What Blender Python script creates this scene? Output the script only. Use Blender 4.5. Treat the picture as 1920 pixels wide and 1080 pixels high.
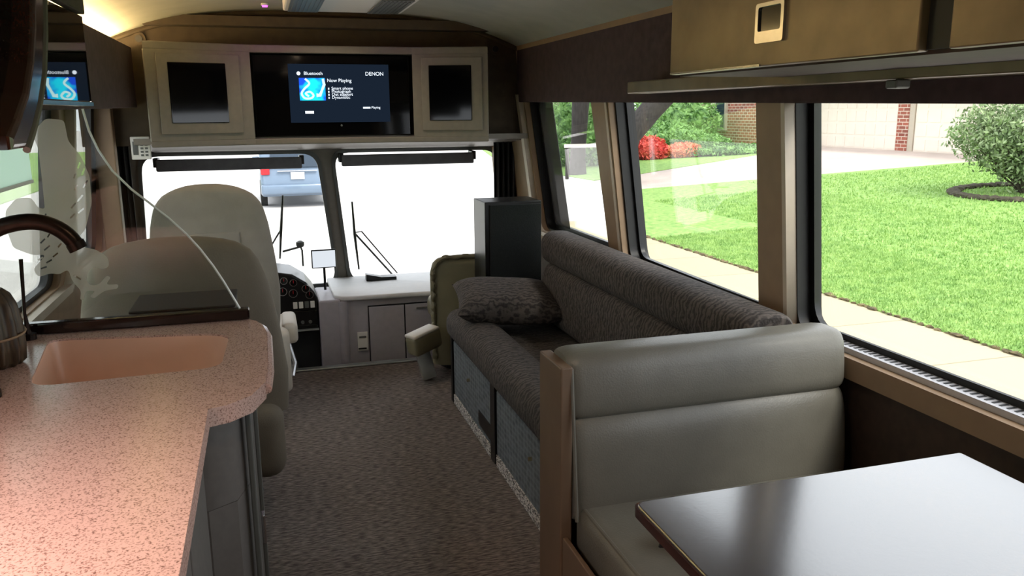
import bpy, bmesh, math, random
from mathutils import Vector, Matrix
R = math.radians
random.seed(7)
for o in list(bpy.data.objects): bpy.data.objects.remove(o)
SC = bpy.context.scene
COL = SC.collection

# ------------------------------------------------------------------ camera
F_PX = 1535.638
CAMV = Vector((0, 0, 1.5))
MW = Matrix(((0.957, -0.288, -0.007), (0.067, 0.199, 0.978), (-0.281, -0.936, 0.210)))
_y = Vector((487-960, 540-213, -F_PX)).normalized()
_x = Vector((6200-960, 540-172, -F_PX)).normalized()
_x = (_x - _x.dot(_y)*_y).normalized()
_z = _x.cross(_y)
# columns of the world->camera matrix are _x, _y, _z ; its transpose is the camera's rotation
ROT = Matrix((_x, _y, _z))
cam_data = bpy.data.cameras.new('camera')
cam = bpy.data.objects.new('camera', cam_data); COL.objects.link(cam)
cam.matrix_world = Matrix.Translation(CAMV) @ ROT.to_4x4()
cam_data.sensor_width = 36; cam_data.lens = F_PX/1920*36
cam_data.clip_start = 0.02; cam_data.clip_end = 500
SC.camera = cam

# ------------------------------------------------------------------ light and exposure
SC.view_settings.view_transform = 'Standard'; SC.view_settings.look = 'None'
SC.view_settings.exposure = 0.0; SC.view_settings.gamma = 1.0
SC.view_settings.use_curve_mapping = False
world = bpy.data.worlds.new('world'); SC.world = world; world.use_nodes = True
bg = world.node_tree.nodes['Background']
bg.inputs[0].default_value = (0.90, 0.95, 1.0, 1); bg.inputs[1].default_value = 3.0
sun_d = bpy.data.lights.new('sun', 'SUN'); sun_d.energy = 3.2; sun_d.angle = R(14); sun_d.color = (1, .95, .84)
sun = bpy.data.objects.new('sun', sun_d); COL.objects.link(sun)
sun.rotation_euler = (R(38), R(20), R(0))

# ------------------------------------------------------------------ materials
def lin(c):
    return tuple(((v/255)/12.92 if v/255 <= .04045 else ((v/255+.055)/1.055)**2.4) for v in c)
def mat(name, rgb, rough=.6, metal=0, var=0.0, scale=20, bump=0, bscale=None, coat=0, spec=.5, rgb2=None, stretch=None, detail=4, thr=None):
    m = bpy.data.materials.new(name); m.use_nodes = True
    nt = m.node_tree; b = nt.nodes['Principled BSDF']
    c1 = lin(rgb); c2 = lin(rgb2) if rgb2 else tuple(min(1, v*(1+var)) for v in c1)
    if not rgb2: c1 = tuple(v*(1-var) for v in c1)
    tc = nt.nodes.new('ShaderNodeTexCoord'); mp = nt.nodes.new('ShaderNodeMapping')
    nt.links.new(tc.outputs['Object'], mp.inputs[0])
    if stretch: mp.inputs['Scale'].default_value = stretch
    n = nt.nodes.new('ShaderNodeTexNoise'); n.inputs['Scale'].default_value = scale; n.inputs['Detail'].default_value = detail
    nt.links.new(mp.outputs[0], n.inputs['Vector'])
    r = nt.nodes.new('ShaderNodeValToRGB')
    r.color_ramp.elements[0].color = (*c1, 1); r.color_ramp.elements[1].color = (*c2, 1)
    lo, hi = thr if thr else (.35, .65)
    r.color_ramp.elements[0].position = lo; r.color_ramp.elements[1].position = hi
    nt.links.new(n.outputs[0], r.inputs[0]); nt.links.new(r.outputs[0], b.inputs['Base Color'])
    b.inputs['Roughness'].default_value = rough; b.inputs['Metallic'].default_value = metal
    b.inputs['Specular IOR Level'].default_value = spec
    if coat: b.inputs['Coat Weight'].default_value = coat; b.inputs['Coat Roughness'].default_value = .08
    if bump:
        n2 = n
        if bscale:
            n2 = nt.nodes.new('ShaderNodeTexNoise'); n2.inputs['Scale'].default_value = bscale
            nt.links.new(mp.outputs[0], n2.inputs['Vector'])
        bp = nt.nodes.new('ShaderNodeBump'); bp.inputs['Strength'].default_value = bump; bp.inputs['Distance'].default_value = .01
        nt.links.new(n2.outputs[0], bp.inputs['Height']); nt.links.new(bp.outputs[0], b.inputs['Normal'])
    return m
def emit(name, rgb, s):
    m = bpy.data.materials.new(name); m.use_nodes = True; nt = m.node_tree; nt.nodes.clear()
    o = nt.nodes.new('ShaderNodeOutputMaterial'); e = nt.nodes.new('ShaderNodeEmission')
    e.inputs[0].default_value = (*lin(rgb), 1); e.inputs[1].default_value = s
    nt.links.new(e.outputs[0], o.inputs[0]); return m
def glass(name, tint=(1, 1, 1), rough=0.0, refl=1.0):
    m = bpy.data.materials.new(name); m.use_nodes = True; nt = m.node_tree; nt.nodes.clear()
    o = nt.nodes.new('ShaderNodeOutputMaterial'); t = nt.nodes.new('ShaderNodeBsdfTransparent'); g = nt.nodes.new('ShaderNodeBsdfGlossy')
    t.inputs[0].default_value = (*tint, 1); g.inputs['Roughness'].default_value = rough
    f = nt.nodes.new('ShaderNodeLayerWeight'); f.inputs[0].default_value = .5
    pw = nt.nodes.new('ShaderNodeMath'); pw.operation = 'POWER'; pw.inputs[1].default_value = 4.5
    mu = nt.nodes.new('ShaderNodeMath'); mu.operation = 'MULTIPLY_ADD'; mu.inputs[1].default_value = .9*refl; mu.inputs[2].default_value = .04*refl
    mx = nt.nodes.new('ShaderNodeMixShader')
    nt.links.new(f.outputs['Facing'], pw.inputs[0]); nt.links.new(pw.outputs[0], mu.inputs[0]); nt.links.new(mu.outputs[0], mx.inputs[0])
    nt.links.new(t.outputs[0], mx.inputs[1]); nt.links.new(g.outputs[0], mx.inputs[2]); nt.links.new(mx.outputs[0], o.inputs[0])
    return m
def nodes(m): return m.node_tree, m.node_tree.nodes['Principled BSDF']

M = {}
M['carpet'] = mat('carpet', (82, 74, 70), .95, 0, rgb2=(148, 138, 130), scale=60, bump=.5, stretch=(.5, 2.2, 1), detail=8, thr=(.38, .66))
M['beige'] = mat('beige_panel', (142, 118, 92), .55, 0, .06, 15)
M['bench_panel'] = mat('tan_bench_panel', (120, 99, 80), .5, 0, .06, 15)
M['beige_light'] = mat('cream_trim', (190, 178, 160), .45, 0, .04, 15)
M['brown_panel'] = mat('dark_brown_panel', (62, 48, 38), .7, 0, .15, 30)
M['black_rubber'] = mat('black_rubber', (14, 14, 15), .5, 0, .2, 30)
M['black_plastic'] = mat('black_plastic', (9, 9, 10), .35, 0, .2, 40)
M['black_gloss'] = mat('black_gloss', (5, 6, 7), .06, 0, .1, 10)
M['speaker_cloth'] = mat('speaker_cloth', (16, 20, 18), .9, 0, .3, 200, bump=.2)
M['valance'] = mat('plum_suede_valance', (66, 50, 54), .9, 0, .18, 25, bump=.15)
M['bulkhead'] = mat('dark_brown_bulkhead', (70, 60, 46), .85, 0, .12, 20, bump=.1)
M['ceiling'] = mat('grey_vinyl_ceiling', (172, 174, 162), .75, 0, .05, 8)
M['cabinet_grey'] = mat('grey_laminate', (124, 118, 108), .5, 0, .05, 30)
M['bronze'] = mat('bronze_laminate', (116, 102, 78), .3, .2, rgb2=(136, 121, 94), scale=9, spec=.6, detail=8)
M['glossy_dark'] = mat('glossy_dark_laminate', (36, 32, 30), .02, 0, .1, 12, coat=1)
M['glossy_dark'].node_tree.nodes['Principled BSDF'].inputs['Coat Roughness'].default_value = .01
M['chrome'] = mat('brushed_chrome', (205, 205, 208), .22, 1, .05, 50)
M['dark_bronze'] = mat('oil_rubbed_bronze', (40, 30, 24), .28, .75, .2, 30)
M['red_wood'] = mat('dark_cherry_wood', (70, 38, 26), .25, 0, rgb2=(36, 18, 13), scale=12, stretch=(30, 30, .6), coat=.6)
M['dark_gloss_wood'] = mat('near_black_cherry', (26, 14, 12), .12, 0, .2, 20, coat=.5)
M['counter'] = mat('speckled_rose_counter', (198, 168, 158), .22, 0, rgb2=(120, 92, 84), scale=290, detail=3, thr=(.50, .68))
M['sink'] = mat('peach_sink', (222, 184, 160), .3, 0, .03, 10)
M['cab_side'] = mat('grey_cabinet_side', (98, 94, 90), .6, 0, .06, 50)
M['white_edge'] = mat('white_edge', (225, 222, 215), .4)
M['leather'] = mat('taupe_leather', (112, 110, 101), .38, 0, .05, 14, bump=.1, bscale=220, spec=.55)
M['leather_olive'] = mat('olive_leather', (126, 120, 94), .5, 0, .06, 10, bump=.1, bscale=160)
M['seat_grey'] = mat('grey_seat_fabric', (150, 144, 132), .8, 0, .05, 14, bump=.15, bscale=200)
M['seat_dark'] = mat('dark_taupe_seat', (112, 104, 90), .75, 0, .06, 10, bump=.1, bscale=200)
M['cream_leather'] = mat('cream_leather', (205, 198, 184), .5, 0, .03, 10)
M['table'] = mat('espresso_table', (40, 32, 33), .24, 0, .25, 60, spec=1, coat=1, bump=.02, bscale=150)
_b = M['table'].node_tree.nodes['Principled BSDF']; _b.inputs['Coat IOR'].default_value = 1.8; _b.inputs['Coat Roughness'].default_value = .16; _b.inputs['IOR'].default_value = 1.5
M['table_edge'] = mat('reddish_table_edge', (58, 24, 18), .15, 0, .2, 20, coat=.5)
M['dash_grey'] = mat('grey_dash', (176, 172, 178), .5, 0, .04, 30)
M['dash_top'] = mat('pale_dash_top', (225, 225, 225), .55, 0, .02, 20)
M['dark_foot'] = mat('dark_footwell', (30, 32, 34), .8, 0, .15, 20)
M['alu'] = mat('aluminium', (205, 215, 215), .3, .8, .05, 20)
M['shade'] = mat('grey_shade_cloth', (104, 104, 108), .8, 0, .1, 20)
M['curtain'] = mat('dark_curtain', (36, 34, 36), .9, 0, .15, 20)
M['kick'] = mat('speckled_kick_strip', (70, 68, 66), .9, 0, rgb2=(235, 232, 228), scale=140, thr=(.42, .55))
M['brass'] = mat('brass', (230, 215, 170), .25, 1)
M['white_plastic'] = mat('white_plastic', (236, 234, 226), .4)
M['grey_plastic'] = mat('grey_plastic', (96, 98, 94), .4)
M['grass'] = mat('lawn_grass', (98, 138, 62), .9, 0, rgb2=(150, 182, 96), scale=9, bump=.6, bscale=60, detail=10, thr=(.3, .7))
M['blade'] = mat('grass_blade', (120, 158, 80), .8, 0, rgb2=(160, 190, 108), scale=4)
M['concrete'] = mat('street_concrete', (205, 200, 196), .9, 0, .04, 2)
M['drive'] = mat('driveway_concrete', (188, 172, 162), .9, 0, .10, .6)
M['curb'] = mat('soil_edge', (96, 84, 56), .95, 0, .5, 12, bump=.6)
M['leaf'] = mat('hedge_leaf', (58, 98, 46), .7, 0, rgb2=(128, 170, 92), scale=3)
M['leaf_pale'] = mat('pale_shrub_leaf', (92, 112, 74), .7, 0, rgb2=(150, 168, 120), scale=4)
M['leaf_red'] = mat('red_flower', (196, 56, 54), .7, 0, rgb2=(222, 96, 84), scale=5)
M['leaf_orange'] = mat('orange_flower', (216, 120, 76), .7, 0, rgb2=(232, 150, 110), scale=5)
M['bark'] = mat('bark', (50, 46, 44), .95, 0, .35, 6, bump=.8, stretch=(3, 3, .6))
M['stem'] = mat('shrub_stem', (70, 64, 50), .9, 0, .3, 12)
M['garage'] = mat('garage_door_paint', (235, 222, 208), .6, 0, .02, 3)
M['roof'] = mat('roof_shingle', (90, 80, 74), .9, 0, .2, 6)
M['car'] = mat('blue_grey_car_paint', (104, 122, 142), .3, .3, .03, 5, coat=.6)
M['car_glass'] = mat('car_glass', (40, 55, 70), .08)
M['tail'] = mat('red_tail_lamp', (190, 30, 40), .3)
M['tyre'] = mat('tyre', (20, 20, 20), .9)
M['mulch'] = mat('teal_mat', (70, 160, 130), .9, 0, .2, 6)
M['cloth_dark'] = mat('dark_cloth', (26, 26, 24), .95, 0, .4, 60, bump=.5)
M['jar'] = mat('brown_ribbed_jar', (46, 36, 26), .45, .2, rgb2=(84, 68, 50), scale=25, stretch=(6, 6, .6))
M['glass'] = glass('window_glass', refl=1.0)
M['glass_div'] = glass('divider_glass', (.83, .85, .83), refl=.9)
M['glass_edge'] = mat('polished_glass_edge', (225, 230, 228), .15)
M['glass_edge'].node_tree.nodes['Principled BSDF'].inputs['Emission Strength'].default_value = 0
M['vent'] = mat('grey_vent_metal', (190, 190, 194), .35, .3, .05, 30)
# etched frost : partly see-through pale film
def frost():
    m = bpy.data.materials.new('etched_frost'); m.use_nodes = True; nt = m.node_tree; nt.nodes.clear()
    o = nt.nodes.new('ShaderNodeOutputMaterial'); t = nt.nodes.new('ShaderNodeBsdfTransparent'); d = nt.nodes.new('ShaderNodeBsdfDiffuse'); tl = nt.nodes.new('ShaderNodeBsdfTranslucent')
    d.inputs[0].default_value = (.70, .67, .61, 1); tl.inputs[0].default_value = (.62, .58, .52, 1)
    a = nt.nodes.new('ShaderNodeMixShader'); a.inputs[0].default_value = .5
    nt.links.new(d.outputs[0], a.inputs[1]); nt.links.new(tl.outputs[0], a.inputs[2])
    mx = nt.nodes.new('ShaderNodeMixShader'); mx.inputs[0].default_value = .46
    nt.links.new(t.outputs[0], mx.inputs[1]); nt.links.new(a.outputs[0], mx.inputs[2]); nt.links.new(mx.outputs[0], o.inputs[0]); return m
M['frost'] = frost()
def translucent(name, rgb):
    m = bpy.data.materials.new(name); m.use_nodes = True; nt = m.node_tree; nt.nodes.clear()
    o = nt.nodes.new('ShaderNodeOutputMaterial'); d = nt.nodes.new('ShaderNodeBsdfDiffuse'); tl = nt.nodes.new('ShaderNodeBsdfTranslucent')
    d.inputs[0].default_value = (*lin(rgb), 1); tl.inputs[0].default_value = (*lin(rgb), 1)
    a = nt.nodes.new('ShaderNodeMixShader'); a.inputs[0].default_value = .6
    nt.links.new(d.outputs[0], a.inputs[1]); nt.links.new(tl.outputs[0], a.inputs[2]); nt.links.new(a.outputs[0], o.inputs[0]); return m
M['blind'] = translucent('pale_green_blind', (240, 252, 246))
def screen_mat():
    m = bpy.data.materials.new('dark_insect_screen'); m.use_nodes = True; nt = m.node_tree; nt.nodes.clear()
    o = nt.nodes.new('ShaderNodeOutputMaterial'); t = nt.nodes.new('ShaderNodeBsdfTransparent'); d = nt.nodes.new('ShaderNodeBsdfDiffuse')
    d.inputs[0].default_value = (.08, .08, .08, 1); mx = nt.nodes.new('ShaderNodeMixShader'); mx.inputs[0].default_value = .8
    nt.links.new(t.outputs[0], mx.inputs[1]); nt.links.new(d.outputs[0], mx.inputs[2]); nt.links.new(mx.outputs[0], o.inputs[0]); return m
M['screen'] = screen_mat()
def brick_mat():
    m = mat('red_brick', (150, 86, 66), .9, 0, .1, 3); nt, b = nodes(m)
    t = nt.nodes.new('ShaderNodeTexBrick'); t.inputs['Scale'].default_value = 1.0
    t.inputs['Color1'].default_value = (*lin((168, 96, 78)), 1); t.inputs['Color2'].default_value = (*lin((130, 74, 62)), 1)
    t.inputs['Mortar'].default_value = (*lin((210, 196, 180)), 1); t.inputs['Brick Width'].default_value = .36; t.inputs['Row Height'].default_value = .14; t.inputs['Mortar Size'].default_value = .014
    tc = nt.nodes.new('ShaderNodeTexCoord'); sp = nt.nodes.new('ShaderNodeSeparateXYZ'); cb = nt.nodes.new('ShaderNodeCombineXYZ')
    ad = nt.nodes.new('ShaderNodeMath'); ad.operation = 'ADD'
    nt.links.new(tc.outputs['Object'], sp.inputs[0]); nt.links.new(sp.outputs[0], ad.inputs[0]); nt.links.new(sp.outputs[1], ad.inputs[1])
    nt.links.new(ad.outputs[0], cb.inputs[0]); nt.links.new(sp.outputs[2], cb.inputs[1]); nt.links.new(cb.outputs[0], t.inputs['Vector'])
    nt.links.new(t.outputs[0], b.inputs['Base Color']); return m
M['brick'] = brick_mat()
def slabs():
    m = mat('sidewalk_concrete', (214, 200, 168), .9, 0, .05, 3); nt, b = nodes(m)
    t = nt.nodes.new('ShaderNodeTexBrick'); t.inputs['Scale'].default_value = 1; t.offset = 0
    t.inputs['Color1'].default_value = (*lin((176, 164, 134)), 1); t.inputs['Color2'].default_value = (*lin((171, 159, 130)), 1)
    t.inputs['Mortar'].default_value = (*lin((138, 128, 104)), 1); t.inputs['Brick Width'].default_value = 4; t.inputs['Row Height'].default_value = 1.5; t.inputs['Mortar Size'].default_value = .012
    tc = nt.nodes.new('ShaderNodeTexCoord'); nt.links.new(tc.outputs['Object'], t.inputs['Vector']); nt.links.new(t.outputs[0], b.inputs['Base Color']); return m
M['sidewalk'] = slabs()
def sofa_fabric(name, a, bcol, sc):
    m = mat(name, a, .9, 0, .1, 20, bump=.3, bscale=150); nt, b = nodes(m)
    w = nt.nodes.new('ShaderNodeTexWave'); w.wave_type = 'BANDS'; w.bands_direction = 'Y'; w.inputs['Scale'].default_value = sc
    w.inputs['Distortion'].default_value = 9; w.inputs['Detail'].default_value = 3; w.inputs['Detail Scale'].default_value = 2.2
    r = nt.nodes.new('ShaderNodeValToRGB'); r.color_ramp.elements[0].color = (*lin(a), 1); r.color_ramp.elements[1].color = (*lin(bcol), 1)
    tc = nt.nodes.new('ShaderNodeTexCoord'); nt.links.new(tc.outputs['Object'], w.inputs[0]); nt.links.new(w.outputs[0], r.inputs[0]); nt.links.new(r.outputs[0], b.inputs['Base Color'])
    return m
M['sofa'] = sofa_fabric('dark_wavy_sofa_fabric', (46, 41, 39), (88, 81, 76), 13)
def scales_fabric():
    m = mat('slate_scale_fabric', (50, 56, 62), .85, 0, .1, 20); nt, b = nodes(m)
    t = nt.nodes.new('ShaderNodeTexVoronoi'); t.inputs['Scale'].default_value = 26; t.feature = 'F1'; t.inputs['Randomness'].default_value = .25
    mp = nt.nodes.new('ShaderNodeMapping'); mp.inputs['Scale'].default_value = (1, 1, 1.6)
    r = nt.nodes.new('ShaderNodeValToRGB'); r.color_ramp.elements[0].color = (*lin((58, 64, 70)), 1); r.color_ramp.elements[1].color = (*lin((118, 126, 132)), 1)
    r.color_ramp.elements[0].position = .2; r.color_ramp.elements[1].position = .75
    tc = nt.nodes.new('ShaderNodeTexCoord'); nt.links.new(tc.outputs['Object'], mp.inputs[0]); nt.links.new(mp.outputs[0], t.inputs['Vector']); nt.links.new(t.outputs['Distance'], r.inputs[0]); nt.links.new(r.outputs[0], b.inputs['Base Color'])
    return m
M['scales'] = scales_fabric()

# ------------------------------------------------------------------ mesh helpers
def obj(name, bm, m, parent=None, smooth=False, loc=None):
    if isinstance(bm, bmesh.types.BMesh):
        bmesh.ops.recalc_face_normals(bm, faces=bm.faces[:])
        me = bpy.data.meshes.new(name); bm.to_mesh(me); bm.free()
    else: me = bm
    me.materials.clear(); me.materials.append(M[m] if isinstance(m, str) else m)
    if smooth:
        for p in me.polygons: p.use_smooth = True
        try: me.set_sharp_from_angle(angle=R(40))
        except Exception: pass
    o = bpy.data.objects.new(name, me); COL.objects.link(o)
    if parent: o.parent = parent
    if loc: o.location = loc
    return o
def tag(o, label, cat, group=None, kind=None):
    o['label'] = label; o['category'] = cat
    if group: o['group'] = group
    if kind: o['kind'] = kind
    return o
def thing(name, label, cat, loc=(0, 0, 0), rz=0, group=None):
    o = bpy.data.objects.new(name, None); COL.objects.link(o); o.location = loc; o.rotation_euler = (0, 0, rz)
    o.empty_display_size = .05
    return tag(o, label, cat, group)
def struct(name, bm, m, parent=None, smooth=False):
    o = obj(name, bm, m, parent, smooth)
    if not parent: o['kind'] = 'structure'
    return o
def NB(): return bmesh.new()
def box(bm, x0, x1, y0, y1, z0, z1, bev=0, seg=2, mtx=None):
    t = bmesh.new(); bmesh.ops.create_cube(t, size=1)
    for v in t.verts: v.co = Vector(((x0+x1)/2+v.co.x*(x1-x0), (y0+y1)/2+v.co.y*(y1-y0), (z0+z1)/2+v.co.z*(z1-z0)))
    if bev: bmesh.ops.bevel(t, geom=t.edges[:], offset=bev, segments=seg, affect='EDGES', profile=.5)
    if mtx: t.transform(mtx)
    join(bm, t); return bm
def join(bm, t):
    me = bpy.data.meshes.new('tmp'); t.to_mesh(me); t.free(); bm.from_mesh(me); bpy.data.meshes.remove(me)
def B(*a, **k): return box(NB(), *a, **k)
def tube(bm, pts, rad, n=10, cap=True):
    pts = [Vector(p) for p in pts]; rs = rad if isinstance(rad, (list, tuple)) else [rad]*len(pts)
    rings = []; up = None
    for i, p in enumerate(pts):
        d = (pts[min(i+1, len(pts)-1)]-pts[max(i-1, 0)]).normalized()
        if up is None:
            up = Vector((0, 0, 1)) if abs(d.z) < .9 else Vector((1, 0, 0))
        a = d.cross(up).normalized(); up = a.cross(d).normalized()
        rings.append([bm.verts.new(p+rs[i]*(math.cos(2*math.pi*k/n)*a+math.sin(2*math.pi*k/n)*up)) for k in range(n)])
    for i in range(len(rings)-1):
        for k in range(n): bm.faces.new((rings[i][k], rings[i][(k+1) % n], rings[i+1][(k+1) % n], rings[i+1][k]))
    if cap: bm.faces.new(rings[0][::-1]); bm.faces.new(rings[-1])
    return bm
def cyl(bm, p0, p1, r, n=20): return tube(bm, [p0, p1], r, n)
def loft(secs, n=32, p=3.2, axis='z'):
    """secs: (height, cx, cy, halfwidth, halfdepth[, exponent]) superellipse rings stacked along an axis"""
    bm = NB(); rings = []
    for s in secs:
        h, cx, cy, a, b = s[:5]; e = s[5] if len(s) > 5 else p
        ring = []
        for k in range(n):
            t = 2*math.pi*k/n; c, q = math.cos(t), math.sin(t)
            x = cx+a*math.copysign(abs(c)**(2/e), c); y = cy+b*math.copysign(abs(q)**(2/e), q)
            co = (x, y, h) if axis == 'z' else ((h, x, y) if axis == 'x' else (y, h, x))
            ring.append(bm.verts.new(co))
        rings.append(ring)
    for i in range(len(rings)-1):
        for k in range(n): bm.faces.new((rings[i][k], rings[i][(k+1) % n], rings[i+1][(k+1) % n], rings[i+1][k]))
    bm.faces.new(rings[0][::-1]); bm.faces.new(rings[-1]); return bm
def lathe(prof, n=28, c=(0, 0, 0)):
    bm = NB(); rings = [[bm.verts.new((c[0]+r*math.cos(2*math.pi*k/n), c[1]+r*math.sin(2*math.pi*k/n), c[2]+z)) for k in range(n)] for r, z in prof]
    for i in range(len(rings)-1):
        for k in range(n): bm.faces.new((rings[i][k], rings[i][(k+1) % n], rings[i+1][(k+1) % n], rings[i+1][k]))
    bm.faces.new(rings[0][::-1]); bm.faces.new(rings[-1]); return bm
def prism(pts, z0, z1, mtx=None, bev=0, seg=3):
    bm = NB(); f = bm.faces.new([bm.verts.new((p[0], p[1], z0)) for p in pts])
    g = bmesh.ops.extrude_face_region(bm, geom=[f])
    for v in g['geom']:
        if isinstance(v, bmesh.types.BMVert): v.co.z = z1
    if bev:
        bmesh.ops.bevel(bm, geom=[e for e in bm.edges if abs(e.verts[0].co.z-e.verts[1].co.z) < 1e-6], offset=bev, segments=seg, affect='EDGES', profile=.5)
    if mtx: bm.transform(mtx)
    return bm
def rpoly(pts, r, seg=6):
    """round the corners of a polygon; r may be a list"""
    out = []; n = len(pts)
    for i, p in enumerate(pts):
        rr = r[i] if isinstance(r, (list, tuple)) else r
        p = Vector(p[:2]); a = (Vector(pts[i-1][:2])-p); b = (Vector(pts[(i+1) % n][:2])-p)
        rr = min(rr, a.length*.49, b.length*.49)
        if rr <= 0: out.append(tuple(p)); continue
        a.normalize(); b.normalize()
        for k in range(seg+1):
            t = k/seg; out.append(tuple((p+a*rr)*(1-t)**2+2*t*(1-t)*p+(p+b*rr)*t*t))
    return out
def plate(outer, holes, th, mtx=None):
    """flat plate with holes, made by filling a 2D curve; returns a mesh. local z from 0 to th"""
    cu = bpy.data.curves.new('tmp', 'CURVE'); cu.dimensions = '2D'; cu.fill_mode = 'BOTH'; cu.extrude = th/2
    for pl in [outer]+holes:
        s = cu.splines.new('POLY'); s.points.add(len(pl)-1); s.use_cyclic_u = True
        for i, p in enumerate(pl): s.points[i].co = (p[0], p[1], 0, 1)
    o = bpy.data.objects.new('tmp', cu); COL.objects.link(o)
    me = bpy.data.meshes.new_from_object(o.evaluated_get(bpy.context.evaluated_depsgraph_get()))
    bpy.data.objects.remove(o); bpy.data.curves.remove(cu)
    me.transform(Matrix.Translation((0, 0, th/2)))
    if mtx: me.transform(mtx)
    return me
def text(body, size, mtx, ext=.0006, align='LEFT'):
    cu = bpy.data.curves.new('tmp', 'FONT'); cu.body = body; cu.size = size; cu.extrude = ext; cu.align_x = align
    o = bpy.data.objects.new('tmp', cu); COL.objects.link(o)
    me = bpy.data.meshes.new_from_object(o.evaluated_get(bpy.context.evaluated_depsgraph_get()))
    bpy.data.objects.remove(o); bpy.data.curves.remove(cu); me.transform(mtx); return me
def XZ(y): # local x->X, y->Z, z-> -Y (faces the camera)
    return Matrix(((1, 0, 0, 0), (0, 0, -1, y), (0, 1, 0, 0), (0, 0, 0, 1)))
LEAN = .095
def YZr(x_at_08, lean=LEAN): # right wall: local x->Y, y->Z (leaning), z->+X
    return Matrix(((0, -lean, 1, x_at_08+lean*.8), (1, 0, 0, 0), (0, 1, 0, 0), (0, 0, 0, 1)))
def YZl(x_at_08, lean=LEAN): # left wall, local z -> +X
    return Matrix(((0, lean, 1, x_at_08-lean*.8), (1, 0, 0, 0), (0, 1, 0, 0), (0, 0, 0, 1)))
def quad(a, b, c, d): return [a, b, c, d]

# ------------------------------------------------------------------ the bus: setting
Y0, Y1 = -2.6, 4.84
struct('floor', B(-.92, 1.68, Y0, Y1, -.06, 0), 'carpet')
bm = B(-.92, 1.68, Y1, 6.0, -.50, -.45); struct('floor_stepwell', bm, 'dark_foot')
bm = B(-.92, 1.68, Y1-.02, Y1, -.47, -.061); struct('trim_1', bm, 'cab_side')
bm = B(.09, .90, Y1-.035, Y1+.02, .002, .012, bev=.003); struct('trim_2', bm, 'alu')

def rect(y0, y1, z0, z1): return [(y0, z0), (y1, z0), (y1, z1), (y0, z1)]
WR = {3: [(-.55, .80), (2.18, .80), (2.17, 1.62), (-.55, 1.62)],
      2: [(2.34, .80), (3.44, .81), (3.50, 1.62), (2.32, 1.62)],
      1: [(3.60, .81), (4.62, .81), (4.74, 1.62), (3.71, 1.62)]}
WRr = {3: [(-1.9, .80), (-.75, .80), (-.75, 1.62), (-1.9, 1.62)]}
holes = [rpoly(WR[k], [.05, .07, .07, .05]) for k in WR]+[rpoly(WRr[3], .06)]
struct('wall_right', plate(rect(Y0, 5.6, .735, 1.95), holes, .03, YZr(1.575)), 'beige')
def shrink(q, a, b=None):
    b = a if b is None else b
    return [(q[0][0]+a, q[0][1]+b), (q[1][0]-a, q[1][1]+b), (q[2][0]-a, q[2][1]-b), (q[3][0]+a, q[3][1]-b)]
struct('wall_right_lower', B(1.62, 1.66, Y0, 5.9, -.5, .745), 'brown_panel')
struct('trim_3', B(1.60, 1.64, Y0, 5.6, .725, .80, bev=.004), 'beige')
# outer skin of the wall
struct('wall_right_outer', plate(rect(Y0, 5.9, -.6, 2.1), [rpoly(shrink(WR[k], .01, .0), .08) for k in WR]+[rpoly(WRr[3], .06)], .015, YZr(1.682)), 'black_rubber')
for i, (k, q) in enumerate([(3, WR[3]), (2, WR[2]), (1, WR[1]), (4, WRr[3])]):
    nm = 'window_%d' % (i+1)
    o = struct(nm, plate(rpoly(shrink(q, -.03, -.03), .05), [rpoly(shrink(q, .012, .012), .07)], .075, YZr(1.606)), 'black_rubber')
    obj('pane', plate(rpoly(shrink(q, .0, .0), .07), [], .006, YZr(1.665)), 'glass', o)
    if k == 2:
        obj('frame', plate(rpoly(shrink(q, .01, .01), .07), [rpoly(shrink(q, .028, .03), .06)], .02, YZr(1.652)), 'black_plastic', o)
    if k == 1:
        obj('frame', plate(rpoly(shrink(q, .01, .01), .07), [rpoly(shrink(q, .05, .04), .08)], .02, YZr(1.652)), 'black_plastic', o)
        sc = [(4.33, .845), (4.57, .845), (4.70, 1.60), (4.46, 1.60)]
        obj('insect_screen', plate(sc, [], .003, YZr(1.648)), 'screen', o)
    if k == 3:
        obj('frame', plate(rpoly(shrink(q, .01, .01), .07), [rpoly(shrink(q, .035, .03), .08)], .02, YZr(1.652)), 'black_plastic', o)
    # slotted sill grille
    y0, y1 = q[0][0]+.02, q[1][0]-.02
    g = B(1.604, 1.648, y0, y1, .800, .817); obj('sill_grille', g, 'vent' if k == 3 else 'grey_plastic', o)
    s = NB(); yy = y0+.03
    while yy < y1-.03:
        box(s, 1.618, 1.642, yy, yy+.008, .8172, .8182); yy += .021
    obj('slots', s, 'black_rubber', o)
    obj('sill_track', B(1.649, 1.660, y0, y1, .80, .835), 'black_rubber', o)
# pale edge trims round the pillars
def wall_strip(name, p0, p1, w, m, off=-.006):
    # a slim strip on the right wall from (y,z) p0 to p1
    q = [(p0[0], p0[1]), (p1[0], p1[1]), (p1[0]+w, p1[1]), (p0[0]+w, p0[1])]
    return struct(name, plate(q, [], .045, YZr(1.575+off)), m)
wall_strip('trim_4', (2.172, .83), (2.162, 1.60), .02, 'beige_light')
wall_strip('trim_5', (3.452, .84), (3.512, 1.60), .022, 'beige_light')
wall_strip('trim_6', (4.65, .84), (4.76, 1.60), .05, 'beige_light', -.03)
struct('trim_7', B(1.565, 1.60, 3.0, 5.5, .775, .80, bev=.004), 'beige_light')

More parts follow.
